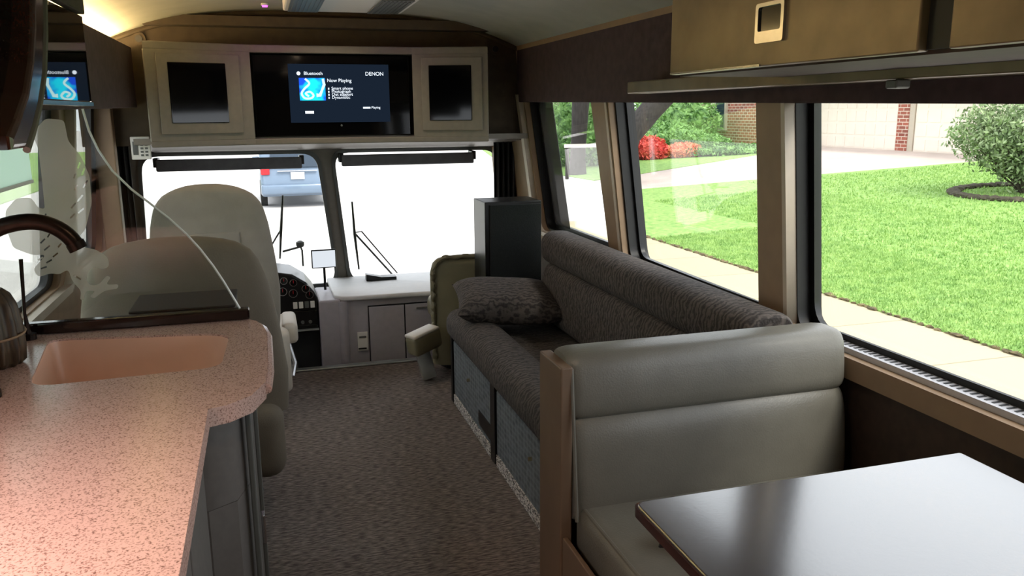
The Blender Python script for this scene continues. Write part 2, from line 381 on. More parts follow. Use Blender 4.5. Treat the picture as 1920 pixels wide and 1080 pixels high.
# left wall
WL = {1: [(-1.9, 1.20), (.3, 1.20), (.3, 1.6), (-1.9, 1.6)], 2: [(.9, .80), (3.80, .80), (3.80, 1.6), (.9, 1.6)], 3: [(4.10, .80), (4.76, .80), (4.76, 1.6), (4.10, 1.6)]}
WLi = {1: WL[1], 2: [(.9, .80), (3.72, .80), (3.72, 1.6), (.9, 1.6)], 3: [(4.10, .80), (4.66, .80), (4.66, 1.6), (4.10, 1.6)]}
struct('wall_left', plate(rect(Y0, 5.9, -.5, 1.95), [rpoly(WL[k], .09) for k in WL], .03, YZl(-.88)), 'beige')
struct('wall_left_outer', plate(rect(Y0, 5.9, -.6, 2.1), [rpoly(shrink(WL[k], .01, .01), .09) for k in WL], .015, YZl(-.925)), 'black_rubber')
for k in WL:
    o = struct('window_%d' % (k+4), plate(rpoly(shrink(WL[k], -.02, -.02), .08), [rpoly(shrink(WLi[k], .015, .02), .07)], .028, YZl(-.909)), 'black_rubber')
    obj('pane', plate(rpoly(WL[k], .09), [], .005, YZl(-.905)), 'glass', o)
def wall_strip_l(name, pts, w, m):
    o = None
    bm = NB()
    for p0, p1 in zip(pts, pts[1:]):
        d = Vector((p1[0]-p0[0], p1[1]-p0[1])).normalized(); n = Vector((-d.y, d.x))*w/2
        q = [(p0[0]+n.x, p0[1]+n.y), (p0[0]-n.x, p0[1]-n.y), (p1[0]-n.x, p1[1]-n.y), (p1[0]+n.x, p1[1]+n.y)]
        bm.from_mesh(plate(q, [], .05, YZl(-.865)))
    return struct(name, bm, m)
wall_strip_l('trim_8', [(.9, .775), (3.84, .775), (3.93, .86), (3.93, 1.6)], .035, 'beige_light')
wall_strip_l('trim_9', [(4.0, .775), (4.60, .775), (4.78, .775)], .035, 'beige_light')
struct('trim_10', B(-.83, -.735, 4.725, 4.80, .74, 1.534, bev=.006), 'beige')
struct('wall_back', B(-.95, 1.7, Y0-.04, Y0, -.5, 2.15), 'bulkhead')

# ceiling arch
def ceil_z(x):
    t = min(1.0, abs(x-.37)/1.17); return 2.045-.20*t**3.0
bm = NB(); xs = [-.92+i*(2.6/40) for i in range(41)]
lo = [(x, ceil_z(x)) for x in xs]
for zoff in (0,):
    a = [bm.verts.new((x, Y0, z)) for x, z in lo]; b = [bm.verts.new((x, 4.8, z)) for x, z in lo]
    c = [bm.verts.new((x, Y0, z+.05)) for x, z in lo]; d = [bm.verts.new((x, 4.8, z+.05)) for x, z in lo]
    for i in range(40):
        bm.faces.new((a[i], a[i+1], b[i+1], b[i])); bm.faces.new((c[i], d[i], d[i+1], c[i+1]))
        bm.faces.new((a[i], c[i], c[i+1], a[i+1])); bm.faces.new((b[i], b[i+1], d[i+1], d[i]))
    bm.faces.new((a[0], b[0], d[0], c[0])); bm.faces.new((a[-1], c[-1], d[-1], b[-1]))
struct('ceiling', bm, 'ceiling', smooth=True)
struct('ceiling_cab', B(-.92, 1.68, 4.7, 6.0, 1.95, 2.0), 'bulkhead')

# front bulkhead above the cab (arched top follows the ceiling, slightly lower edge bead)
out = [(-.90, 1.335), (1.60, 1.335)]+[(x, ceil_z(x)+.01) for x in [1.60-i*(2.5/30) for i in range(31)]]
struct('wall_front', plate(out, [], .05, XZ(4.86)), 'bulkhead')
bm = NB(); tube(bm, [(x, 4.80, ceil_z(x)-.012) for x in [-.85+i*(2.42/40) for i in range(41)]], .014, 8)
struct('trim_11', bm, 'bulkhead', smooth=True)
# header panel between the bulkhead foot and the windscreen
bm = prism([(4.72, 1.345), (5.62, 1.262), (5.62, 1.30), (4.72, 1.375)], -.64, 1.6, Matrix(((0, 0, 1, 0), (1, 0, 0, 0), (0, 1, 0, 0), (0, 0, 0, 1))))
struct('trim_12', bm, 'cabinet_grey')
# windscreen wall with two rounded panes
wsA = [(-.76, .36), (.435, .36), (.345, 1.252), (-.735, 1.252)]
wsB = [(.515, .36), (1.56, .36), (1.575, 1.252), (.44, 1.252)]
struct('wall_windscreen', plate(rect(-.92, 1.70, -.5, 1.97), [rpoly(wsA, [.04, .05, .10, .10]), rpoly(wsB, [.05, .04, .10, .10])], .06, XZ(5.66)), 'cabinet_grey')
for i, q in enumerate((wsA, wsB)):
    o = struct('window_%d' % (8+i), plate(rpoly(shrink(q, -.012, -.012), .1), [rpoly(shrink(q, .010, .010), .1)], .018, XZ(5.60)), 'grey_plastic')
    obj('pane', plate(rpoly(shrink(q, -.01, -.01), .1), [], .006, XZ(5.64)), 'glass', o)

# ------------------------------------------------------------------ outside
SL = .045
def gz(x): return -.9+SL*max(0, min(x, 26)-7)
def ground(name, poly, lift, m, th=.03, kind='structure'):
    bm = NB(); f = bm.faces.new([bm.verts.new((x, y, gz(x)+lift-th)) for x, y in poly])
    g = bmesh.ops.extrude_face_region(bm, geom=[f])
    for v in g['geom']:
        if isinstance(v, bmesh.types.BMVert): v.co.z += th
    o = obj(name, bm, m); o['kind'] = kind; return o
ground('street', [(-60, -30), (7, -30), (7, 140), (-60, 140)], 0, 'concrete', .1)
ground('street_far', [(7, -30), (26, -30), (26, 140), (7, 140)], 0, 'concrete', .1)
ground('yard_far', [(26, -30), (120, -30), (120, 140), (26, 140)], 0, 'grass', .1)
ground('sidewalk', [(5.0, -12), (7.02, -12), (7.02, 17), (5.0, 17)], .01, 'sidewalk')
ground('lawn', [(7, -12), (24.2, -12), (24.2, 21.4), (10.4, 21.75), (9.0, 20), (7.6, 17), (7.0, 14.7)], .03, 'grass')
ground('driveway', [(9.0, 20.3), (10.4, 21.75), (24.2, 21.4), (24.2, 32.5), (19.4, 29.8), (12.5, 26.1), (10.2, 25.0)], .01, 'drive')
ground('lawn_far', [(10.2, 29), (10.4, 25.2), (12.5, 26.1), (19.4, 29.8), (24.0, 32.6), (24.0, 90), (20, 90), (12.5, 48), (9.7, 33)], .03, 'grass')
ground('lawn_opposite', [(-60, -20), (-7, -20), (-7, 60), (-60, 60)], .03, 'grass')
bm = NB()
for i in range(150):
    y = -4+i*.125+random.uniform(-.03, .03); r = random.uniform(.03, .07)
    t = bmesh.new(); bmesh.ops.create_icosphere(t, subdivisions=1, radius=r)
    for v in t.verts: v.co = Vector((v.co.x*.7, v.co.y*1.5, v.co.z*.5))*random.uniform(.8, 1.2)+Vector((7.0+random.uniform(-.02, .03), y, -.88))
    join(bm, t)
o = obj('soil_edge', bm, 'curb'); tag(o, 'dark crumbly soil edge between the sidewalk and the lawn', 'soil', kind='stuff')
# grass tufts over the near lawn
import numpy as np
def mesh_from(name, V, Fc, m, parent=None):
    me = bpy.data.meshes.new(name); me.from_pydata([tuple(v) for v in V], [], Fc); me.update(); return obj(name, me, m, parent)
rng = np.random.default_rng(3)
def blades(n, x0, x1, y0, y1, h, w):
    bx = x0+(x1-x0)*rng.random(n)**1.0; by = y0+(y1-y0)*rng.random(n); a = rng.random(n)*6.283; hh = h*(.5+rng.random(n)); ln = rng.normal(0, .35, (n, 2))*hh[:, None]
    z = -.9+SL*np.clip(bx-7, 0, None)+.025; V = np.empty((n, 3, 3))
    V[:, 0] = np.stack([bx-w*np.cos(a), by-w*np.sin(a), z], 1); V[:, 1] = np.stack([bx+w*np.cos(a), by+w*np.sin(a), z], 1)
    V[:, 2] = np.stack([bx+ln[:, 0], by+ln[:, 1], z+hh], 1); return V.reshape(-1, 3)
V = np.concatenate([blades(45000, 7.0, 9.5, 4.5, 14, .04, .008), blades(34000, 9.5, 13.5, 5.5, 19, .05, .012), blades(26000, 13.5, 23.5, 8, 21, .05, .018)])
o = mesh_from('grass_blades', V, [(3*i, 3*i+1, 3*i+2) for i in range(len(V)//3)], 'blade'); tag(o, 'short bright green grass growing on the lawn beyond the sidewalk', 'grass', kind='stuff')

def leaf_cloud(n, size, fn):
    """n small leaves placed by fn() -> position"""
    P = np.array([fn() for _ in range(n)]); V = np.empty((n, 4, 3))
    A = rng.normal(size=(n, 3)); A /= np.linalg.norm(A, axis=1)[:, None]
    Bv = np.cross(A, rng.normal(size=(n, 3))); Bv /= np.linalg.norm(Bv, axis=1)[:, None]
    s = size*(.6+.8*rng.random(n))[:, None]
    V[:, 0] = P-A*s; V[:, 1] = P+Bv*s*.4; V[:, 2] = P+A*s; V[:, 3] = P-Bv*s*.4
    return V.reshape(-1, 3), [(4*i, 4*i+1, 4*i+2, 4*i+3) for i in range(n)]
def ell(c, r, shell=.55):
    def f():
        d = rng.normal(size=3); d /= np.linalg.norm(d); k = shell+(1-shell)*rng.random()
        return np.array(c)+d*np.array(r)*k
    return f
def blob(c, r, sub=3, amp=.12):
    bm = NB(); bmesh.ops.create_icosphere(bm, subdivisions=sub, radius=1)
    for v in bm.verts:
        k = 1+amp*math.sin(v.co.x*7+c[0])*math.cos(v.co.y*6+c[1])+random.uniform(-amp, amp)*.5
        v.co = Vector((c[0]+v.co.x*r[0]*k, c[1]+v.co.y*r[1]*k, c[2]+v.co.z*r[2]*k))
    return bm
def shrub(name, label, c, r, m, n, size, cat='shrub', group=None, core=.75):
    t = thing(name, label, cat, (c[0], c[1], gz(c[0])), 0, group); inv = Matrix.Translation((-c[0], -c[1], -gz(c[0])))
    bm = blob(c, [v*core for v in r]); bm.transform(inv); obj('inner_foliage', bm, m, t)
    V, Fc = leaf_cloud(n, size, ell(c, r)); V = V-np.array([c[0], c[1], gz(c[0])]); mesh_from('leaves', V, Fc, m, t); return t
# house
hx = 24.2; hz = -.9+SL*(24.2-7)
h = thing('brick_house', 'red brick house with two pale garage doors across the lawn', 'house', (hx, 27, hz))
def hb(name, m, *a, **k):
    bm = B(*a, **k); bm.transform(Matrix.Translation((-hx, -27, -hz))); return obj(name, bm, m, h)
hb('wall', 'brick', hx+.15, hx+.5, 14, 33.2, hz-.3, hz+3.2)
hb('brick_pier', 'brick', hx-.02, hx+.15, 26.72, 27.32, hz-.3, hz+2.6)
hb('brick_pier', 'brick', hx-.02, hx+.15, 32.2, 33.2, hz-.3, hz+2.6)
hb('jamb', 'beige_light', hx+.0, hx+.15, 26.45, 26.72, hz-.3, hz+2.4)
for y0, y1 in ((27.34, 32.18), (21.2, 26.43)):
    g = hb('garage_door', 'garage', hx+.05, hx+.15, y0, y1, hz-.1, hz+2.2)
    bm = NB()
    for i in range(4):
        for j in range(8):
            w = (y1-y0)/8; box(bm, hx+.035, hx+.05, y0+j*w+.06, y0+(j+1)*w-.06, hz+.05+i*.54, hz+.48+i*.54)
    bm.transform(Matrix.Translation((-hx, -27, -hz))); obj('door_panels', bm, 'garage', g)
hb('roof', 'roof', hx-.6, hx+6, 13.5, 33.8, hz+2.6, hz+2.8)
hb('side_wall', 'brick', 23.2, 23.5, 33.5, 48, hz-.3, hz+3.0)
hb('return_wall', 'brick', 23.2, 24.7, 33.2, 33.5, hz-.3, hz+3.0)
w = hb('house_window', 'beige_light', 23.08, 23.2, 38.3, 40.4, hz+.6, hz+2.4)
bm = B(23.05, 23.08, 38.45, 39.3, hz+.75, hz+2.3); bm.transform(Matrix.Translation((-hx, -27, -hz))); obj('window_pane', bm, 'car_glass', w)

shrub('hedge_bush', 'large rounded green bush in front of the brick house wall', (20.6, 39.5, gz(20)+1.25), (2.2, 3.6, 1.6), 'leaf', 6000, .14, group=None)
shrub('hedge_bush', 'mid height pale green hedge below the large bush', (18.3, 35.5, gz(18)+.55), (1.6, 3.0, .85), 'leaf', 5000, .11)
shrub('hedge_bush', 'small clipped dark green hedge beside the orange flowers', (18.6, 32.6, gz(18)+.42), (1.3, 1.5, .5), 'leaf', 3500, .09)
shrub('hedge_bush', 'low ground cover bush at the driveway edge by the teal mat', (19.2, 31.2, gz(19)+.18), (2.6, 1.0, .3), 'leaf', 3000, .08)
shrub('flower_bush', 'bright red flowering bush beside the leaning tree trunk', (15.6, 31.8, gz(15.6)+.40), (.85, .9, .62), 'leaf_red', 2500, .08, 'flowers')
shrub('flower_bush', 'orange flowering bush right of the red flowers', (17.0, 31.4, gz(17)+.28), (.9, .6, .38), 'leaf_orange', 2000, .07, 'flowers')
bm = lathe([(.95, 0), (.9, .05), (.3, .10), (.02, .12)], 20); o = obj('mat', bm, 'mulch', loc=(20.3, 31.9, gz(20.3)+.03)); o.name = 'teal_tarp'
tag(o, 'small teal sheet lying on the ground by the driveway edge', 'tarp')
shrub('hedge_bush', 'green bush standing behind the white rail', (12.6, 31.5, gz(12.6)+1.3), (2.0, 2.0, 1.7), 'leaf', 5000, .13)
shrub('hedge_bush', 'distant bush at the bend of the street', (16, 46, gz(16)+1.2), (3.2, 4, 2.0), 'leaf_pale', 4000, .2)
# pale shrub on the near lawn with a stone-edged bed
c = (16.9, 14.7)
t = thing('lawn_shrub', 'grey-green many-stemmed shrub in an edged bed on the lawn', 'shrub', (c[0], c[1], gz(c[0])))
bm = NB(); tips = []
for k in range(34):
    a = random.uniform(0, 6.283); rr = random.uniform(.15, .45); hgt = random.uniform(.9, 1.7); sp = random.uniform(.5, 1.5)
    p = [Vector((rr*.5*math.cos(a), rr*.5*math.sin(a), .0))]
    for s in range(1, 6):
        q = s/5; p.append(Vector(((rr*.5+sp*q**1.3)*math.cos(a+q*.3), (rr*.5+sp*q**1.3)*math.sin(a+q*.3), hgt*q)))
    tube(bm, p, [.035*(1-.8*i/5) for i in range(6)], 6); tips += p[2:]
obj('stem', bm, 'stem', t)
def near_tip():
    p = tips[rng.integers(len(tips))]; return np.array(p)+rng.normal(0, .17, 3)+np.array([0, 0, .18])
V, Fc = leaf_cloud(11000, .055, near_tip); mesh_from('leaves', V, Fc, 'leaf_pale', t)
V, Fc = leaf_cloud(7000, .06, ell((0, 0, 1.35), (1.85, 1.85, 1.0), .5)); mesh_from('outer_foliage', V, Fc, 'leaf_pale', t)
bm = NB()
for k in range(44):
    a = 2*math.pi*k/44; q = bmesh.new(); bmesh.ops.create_icosphere(q, subdivisions=2, radius=.14)
    for v in q.verts: v.co = Vector((v.co.x*1.2, v.co.y*1.2, v.co.z*.6))*random.uniform(.8, 1.1)+Vector((1.55*math.cos(a), 1.55*math.sin(a), .06+SL*1.55*math.cos(a)))
    join(bm, q)
o = obj('bed_edging', bm, 'stem', loc=(c[0], c[1], gz(c[0]))); tag(o, 'ring of low earth and stone edging around the pale shrub', 'edging')
# trees
def tree(label, base, pts, rads, crown=None):
    t = thing('tree', label, 'tree', (base[0], base[1], gz(base[0])))
    obj('trunk', tube(NB(), pts, rads, 14), 'bark', t, True)
    if crown:
        V, Fc = leaf_cloud(crown[2], .22, ell(crown[0], crown[1], .3)); mesh_from('crown', V, Fc, 'leaf', t)
    return t
tree('thick dark tree trunk leaning right in front of the hedges', (11.0, 24.0), [(-.35, 0, -.1), (-.15, 0, .8), (.1, 0, 1.5), (.9, .1, 2.3), (2.2, .2, 3.4), (3.5, .3, 5)], [.44, .40, .37, .36, .30, .22], ((4.2, -1.5, 7.2), (3.2, 3.0, 1.8), 3000))
tree('upright dark tree trunk behind the white rail', (10.75, 27.6), [(0, 0, -.1), (0, 0, .6), (.05, 0, 1.6), (.15, 0, 4), (.3, 0, 6)], [.34, .27, .28, .36, .3], ((-.5, 1.5, 7.5), (2.4, 2.4, 2), 2500))
t = thing('white_rail', 'long white horizontal rail on posts before the upright tree', 'rail', (10.2, 26.4, gz(10.2)))
obj('rail', B(-.4, 1.5, -.04, .04, 1.05, 1.17), 'garage', t)
for x in (-.3, 1.4): obj('post', B(x-.05, x+.05, -.05, .05, 0, 1.05), 'bark', t)
for i, (x, y) in enumerate(((-10, 9), (-11, 16), (-12, 27))):
    lb = ['leafy tree on the opposite lawn nearest the bus', 'leafy tree on the opposite lawn in the middle of three', 'leafy tree on the opposite lawn farthest away'][i]
    tree(lb, (x, y), [(0, 0, 0), (0, 0, 2), (.2, 0, 4)], [.3, .22, .18], ((0, 0, 4.6), (2.6, 2.6, 2.2), 3500))
# car ahead
cy, cx = 22.0, .83
t = thing('suv_car', 'blue grey sport utility car parked ahead on the street', 'car', (cx, cy, -.9))
prof = [(0, .42), (0.02, .75), (.10, .98), (.28, 1.60), (.55, 1.70), (2.6, 1.70), (3.3, 1.15), (4.4, .98), (4.55, .6), (4.5, .35), (.1, .30)]
bm = prism(prof, -.93, .93, Matrix(((0, 0, 1, 0), (1, 0, 0, 0), (0, 1, 0, 0), (0, 0, 0, 1))), bev=.09, seg=4); obj('body', bm, 'car', t, True)
bm = prism(rpoly([(-.72, 1.04), (.72, 1.04), (.62, 1.52), (-.62, 1.52)], .08), 0, .03, Matrix(((1, 0, 0, 0), (0, .28, -1, -.215), (0, 1, .28, 0), (0, 0, 0, 1)))); obj('rear_window', bm, 'car_glass', t)
for s in (-1, 1):
    obj('tail_lamp', B(s*.80-.11, s*.80+.11, -.01, .10, .86, 1.10, bev=.03), 'tail', t)
    obj('side_mirror', B(s*1.03-.1, s*1.03+.1, 2.9, 3.05, 1.05, 1.2, bev=.04), 'car', t)
    for y in (.85, 3.6):
        w = obj('wheel', cyl(NB(), (s*.78, y, .34), (s*.95, y, .34), .34, 24), 'tyre', t)
        obj('hubcap', cyl(NB(), (s*.95, y, .34), (s*.96, y, .34), .2, 16), 'alu', w)
obj('bumper', B(-.92, .92, -.10, .12, .35, .62, bev=.06, seg=3), 'car', t, True)
obj('licence_plate', B(-.17, .17, -.035, .005, .74, .92), 'white_plastic', t)
obj('chrome_strip', B(-.5, .5, -.03, .03, .94, .965), 'chrome', t)

# ------------------------------------------------------------------ valances and overhead cabinets
def valance(name, x, sx, y0, y1, zb0, zb1, zt):
    # lower edge bends gently; face at x, thickness to the wall
    pts = [(y0, zb0), ((y0+y1)*.5, (zb0+zb1)/2-.004), (y1, zb1), (y1, zt), (y0, zt)]
    mt = Matrix(((0, 0, sx, x), (1, 0, 0, 0), (0, 1, 0, 0), (0, 0, 0, 1)))
    return struct(name, prism(pts, 0, .06, mt, bev=.006, seg=2), 'valance')
valance('trim_13', 1.475, 1, Y0, 4.79, 1.462, 1.556, 1.93)
struct('trim_14', prism([(2.42, 1.51), (4.79, 1.535), (4.79, 1.840), (2.42, 1.840)], 0, .02, Matrix(((0, 0, 1, -.635), (1, 0, 0, 0), (0, 1, 0, 0), (0, 0, 0, 1))), bev=.004, seg=2), 'valance')
struct('trim_16', B(-.80, -.636, 2.42, 4.79, 1.535, 1.55), 'valance')
struct('trim_15', B(1.38, 1.474, -2.0, 3.02, 1.565, 1.61, bev=.004), 'bronze')
# right overhead cabinet
t = thing('overhead_cabinet', 'bronze laminate overhead cabinet above the right windows', 'cabinet', (1.25, .4, 1.6))
def rel(o, off):
    for v in o.data.vertices: v.co -= Vector(off)
    return o
def part(name, bm, m, parent, off, smooth=False):
    if isinstance(bm, bmesh.types.BMesh): bm.transform(Matrix.Translation(-Vector(off)))
    else: bm.transform(Matrix.Translation(-Vector(off)))
    return obj(name, bm, m, parent, smooth)
O = (1.25, .4, 1.6)
part('body', B(1.07, 1.44, -2.0, 2.01, 1.600, 1.865), 'bronze', t, O)
part('underside', B(1.07, 1.473, -2.0, 2.01, 1.588, 1.599), 'brown_panel', t, O)
for y0, y1 in ((1.150, 2.07), (.16, 1.085), (-.85, .10)):
    d = part('door', B(1.045, 1.069, y0, y1-.05 if y0 > 1 else y1, 1.592, 1.91, bev=.003), 'bronze', t, O)
    if y0 > 1:
        f = plate(rpoly(rect(1.518, 1.620, 1.640, 1.722), .008), [rpoly(rect(1.528, 1.610, 1.664, 1.714), .006)], .007, Matrix(((0, 0, -1, 1.045), (1, 0, 0, 0), (0, 1, 0, 0), (0, 0, 0, 1))))
        part('handle', f, 'chrome', d, O)
        part('handle_recess', B(1.0425, 1.0445, 1.528, 1.610, 1.664, 1.714), 'black_gloss', d, O)
part('gap_cover', B(1.060, 1.069, 1.088, 1.147, 1.595, 1.905), 'black_rubber', t, O)
part('edge_strip', B(1.040, 1.0445, 1.60, 2.01, 1.592, 1.597), 'chrome', t, O)
for i, y in enumerate((1.55, 1.02)):
    o = obj('latch', B(1.36, 1.40, y, y+.035, 1.545, 1.5645, bev=.004), 'grey_plastic'); o.name = 'shade_bracket'
    tag(o, ['small clear bracket under the right overhead cabinet, farther one', 'small clear bracket under the right overhead cabinet, nearer one'][i], 'bracket', 'brackets under the overhead cabinet')

# left overhead cabinet
O = (-.62, 1.3, 1.6)
t = thing('overhead_cabinet', 'dark glossy overhead cabinet above the kitchen counter', 'cabinet', O)
part('body', B(-.735, -.492, -1.0, 2.385, 1.535, 1.86), 'glossy_dark', t, O)
DR = Matrix.Translation((-.415, 2.40, 0)) @ Matrix.Rotation(R(-2), 4, 'Z') @ Matrix.Translation((.415, -2.40, 0))   # door turned slightly to bring the television's reflection into view
part('door', B(-.434, -.415, .95, 2.40, 1.532, 1.745, bev=.002, mtx=DR), 'glossy_dark', t, O)
part('fascia', B(-.434, -.410, -1.0, 2.41, 1.75, 1.89, bev=.003), 'bulkhead', t, O)
part('edge_strip', B(-.450, -.411, 1.0, 2.40, 1.522, 1.531, mtx=DR), 'chrome', t, O)
# curved wood frame of the wall television beside it
O = (-.36, 1.3, 1.42)
t = thing('framed_screen', 'dark screen in a curved cherry wood surround at upper left', 'screen', O)
arc = [(1.455, 1.45), (1.50, 1.475), (1.56, 1.515), (1.62, 1.57), (1.665, 1.64), (1.70, 1.72), (1.72, 1.80), (1.725, 1.90)]
inn = [(1.66, 1.90), (1.655, 1.80), (1.635, 1.72), (1.60, 1.645), (1.555, 1.585), (1.50, 1.535), (1.43, 1.495), (1.38, 1.47), (1.38, 1.45)]
mt = Matrix(((0, 0, 1, -.40), (1, 0, 0, 0), (0, 1, 0, 0), (0, 0, 0, 1)))
part('frame', prism(arc+inn, 0, .05, mt, bev=.008), 'red_wood', t, O)
part('frame_lip', tube(NB(), [(-.352, y+.004, z-.003) for y, z in arc], .006, 8), 'grey_plastic', t, O, True)
part('screen', B(-.405, -.385, .5, 1.66, 1.475, 1.90), 'black_gloss', t, O)
part('housing', B(-.4145, -.406, .5, 1.45, 1.452, 1.90), 'black_plastic', t, O)
# pale blind in the left window
O = (-.80, 2.2, 1.26)
t = thing('window_blind', 'pale green translucent blind half lowered in left kitchen window', 'blind', O)
part('fabric', B(-.812, -.808, 1.0, 2.94, 1.272, 1.47), 'blind', t, O)
part('fabric', B(-.812, -.808, 2.945, 3.37, 1.272, 1.47), 'blind', t, O)
part('bottom_bar', B(-.816, -.804, 1.0, 3.37, 1.260, 1.272), 'white_plastic', t, O)

# ------------------------------------------------------------------ kitchen counter
outl = [(-.835, .2), (-.137, .2), (-.137, 1.64), (-.10, 1.655), (-.055, 1.70), (-.028, 1.78), (-.022, 1.90), (-.022, 2.22), (-.032, 2.30), (-.05, 2.35), (-.085, 2.395), (-.835, 2.395)]
sink = rpoly([(-.515, 1.90), (-.125, 1.925), (-.115, 2.20), (-.16, 2.245), (-.565, 2.315)], [.06, .05, .04, .05, .05])
O = (-.5, 1.3, 0)
t = thing('kitchen_counter', 'long rose speckled worktop with a rounded end at the sink', 'worktop', (-.5, 1.3, .89))
OC = (-.5, 1.3, .89)
part('worktop', plate(outl, [sink], .038, Matrix.Translation((0, 0, .892))), 'counter', t, OC)
bm = NB(); tube(bm, [(x+.002, y, .914) for x, y in outl[5:10]], .012, 8); 
part('polished_edge', bm, 'counter', t, OC, True)
# basin
bm = NB(); top = sink; n = len(top); cxs = sum(p[0] for p in top)/n; cys = sum(p[1] for p in top)/n
levels = [(1.0, .925), (.985, .90), (.95, .82), (.88, .765), (.70, .750)]
rings = [[bm.verts.new((cxs+(p[0]-cxs)*k, cys+(p[1]-cys)*k, z)) for p in top] for k, z in levels]
for i in range(len(rings)-1):
    for k in range(n): bm.faces.new((rings[i][k], rings[i][(k+1) % n], rings[i+1][(k+1) % n], rings[i+1][k]))
bm.faces.new(rings[-1])
part('sink_basin', bm, 'sink', t, OC, True)
part('drain', cyl(NB(), (cxs, cys, .7505), (cxs, cys, .754), .035), 'chrome', t, OC)
part('backsplash', B(-.81, -.715, .2, 2.38, .931, 1.19, bev=.006), 'counter', t, OC)
# base cabinet
O = (-.5, 1.3, 0)
t = thing('base_cabinet', 'grey base cabinet under the speckled kitchen worktop', 'cabinet', O)
part('body', B(-.79, -.175, .2, 1.66, .08, .888), 'cab_side', t, O)
for y0, y1 in ((.25, .90), (.92, 1.30), (1.32, 1.63)):
    part('door', B(-.174, -.155, y0, y1, .1, .87, bev=.004), 'cab_side', t, O)
nose = [(-.60, 1.665), (-.155, 1.665), (-.10, 1.70), (-.075, 1.78), (-.07, 2.2), (-.085, 2.32), (-.12, 2.37), (-.60, 2.37)]
ns = part('sink_cabinet', prism(nose, .02, .70), 'cab_side', t, O)
part('sink_apron', plate(nose, [[(-.58, 1.69), (-.13, 1.69), (-.10, 1.78), (-.10, 2.33), (-.58, 2.35)]], .187, Matrix.Translation((0, 0, .701))), 'cab_side', t, O)
part('edge_trim', B(-.074, -.062, 1.74, 1.765, .05, .88, bev=.003), 'grey_plastic', t, O)
part('edge_trim', B(-.071, -.060, 2.16, 2.19, .05, .88, bev=.003), 'grey_plastic', t, O)
part('latch', B(-.066, -.056, 2.02, 2.05, .42, .50, bev=.003), 'chrome', t, O)
part('toe_kick', B(-.79, -.19, .2, 2.3, 0, .079), 'black_plastic', t, O)
# rail and glass divider
O = (-.35, 2.385, .93)
t = thing('glass_divider', 'curved clear glass divider with an etched eagle on dark rail', 'glass divider', O)
part('rail', B(-.70, -.066, 2.366, 2.400, .931, .962, bev=.005), 'dark_gloss_wood', t, O)
crv = [(-.70, .954), (-.088, .954), (-.105, .99), (-.128, 1.04), (-.152, 1.086), (-.182, 1.135), (-.213, 1.178), (-.255, 1.225), (-.300, 1.268), (-.340, 1.305), (-.382, 1.356), (-.410, 1.41), (-.427, 1.46), (-.436, 1.515), (-.70, 1.515)]
g = part('glass', plate(crv, [], .008, XZ(2.390)), 'glass_div', t, O)
bm = NB(); tube(bm, [(x, 2.386, z) for x, z in crv[1:-1]], .0032, 6)
part('polished_edge', bm, 'glass_edge', g, O, True)
# etched eagle: one etched motif laid on the glass
def px(u, v, y=2.3805):
    d = Vector((u-960, 540-v, -F_PX)); d = ROT @ d
    k = y/d.y; p = CAMV+d*k; return (p.x, p.z)
Eg = [[(60, 250), (85, 222), (120, 225), (128, 265), (150, 290), (168, 330), (172, 380), (160, 430), (140, 455), (150, 462), (180, 468), (202, 482), (205, 500), (190, 506), (176, 498), (160, 520), (168, 536), (185, 534), (200, 517), (208, 520), (198, 534), (222, 533), (221, 541), (196, 545), (176, 560), (168, 556), (180, 545), (160, 545), (158, 562), (150, 562), (152, 545), (136, 528), (128, 505), (110, 515), (96, 512), (72, 520), (62, 505), (86, 478), (60, 478), (25, 465), (12, 430), (10, 395), (30, 372), (58, 370), (72, 390), (84, 392), (78, 330), (72, 280)]]
shapes = [[px(*p) for p in s] for s in Eg]
cuts = []
for (u, v, a, l) in [(148, 310, 70, 12), (156, 322, 70, 14), (140, 330, 70, 10), (160, 345, 60, 16), (142, 352, 60, 12), (150, 372, 50, 16), (138, 385, 50, 14), (152, 395, 40, 14), (136, 405, 45, 12), (84, 405, 60, 10), (90, 418, 60, 12), (84, 430, 60, 10), (92, 440, 60, 12), (80, 452, 45, 12), (88, 465, 40, 14), (76, 485, 30, 10), (92, 490, 30, 12), (104, 478, 40, 12), (112, 460, 50, 10), (82, 502, 20, 12), (130, 450, 60, 8), (145, 520, -30, 16)]:
    ca, sa = math.cos(R(a)), math.sin(R(a)); q = [(-l/2, -1.5), (l/2, -1.5), (l/2, 1.5), (-l/2, 1.5)]
    cuts.append([px(u+x*ca+y*sa, v-x*sa+y*ca) for x, y in q])
part('etching', plate(rpoly(shapes[0], .010, 4), cuts, .001, XZ(2.3815)), 'frost', g, O)

# faucet
fy = 1.85
t = thing('kitchen_faucet', 'dark bronze gooseneck faucet arching over the sink', 'faucet', (-.547, fy, .93)); O = (-.547, fy, .93)
Fx, Fz = px(64, 498, fy); Fx2, _ = px(-31, 498, fy); fr = Fx-Fx2
FB = Fx-fr*1.3
pts = [(FB, fy, .95), (FB, fy, 1.05), (FB, fy, Fz-.03)]
for i in range(0, 24):
    a = math.pi-i*R(160)/23; pts.append((Fx+fr*math.cos(a)*(1.3 if a > math.pi/2 else 1), fy, Fz+fr*math.sin(a)))
part('spout', tube(NB(), pts, .0165, 16), 'dark_bronze', t, O, True)
e0, e1 = Vector(pts[-1]), Vector(pts[-1])-Vector(pts[-2]); e1.normalize()
part('spout_tip', tube(NB(), [e0-e1*.014, e0+e1*.002], .0185, 16), 'dark_bronze', t, O, True)
part('base', lathe([(.026, 0), (.026, .012), (.021, .025), (.020, .10), (.018, .115)], 24, (FB, fy, .9305)), 'dark_bronze', t, O, True)
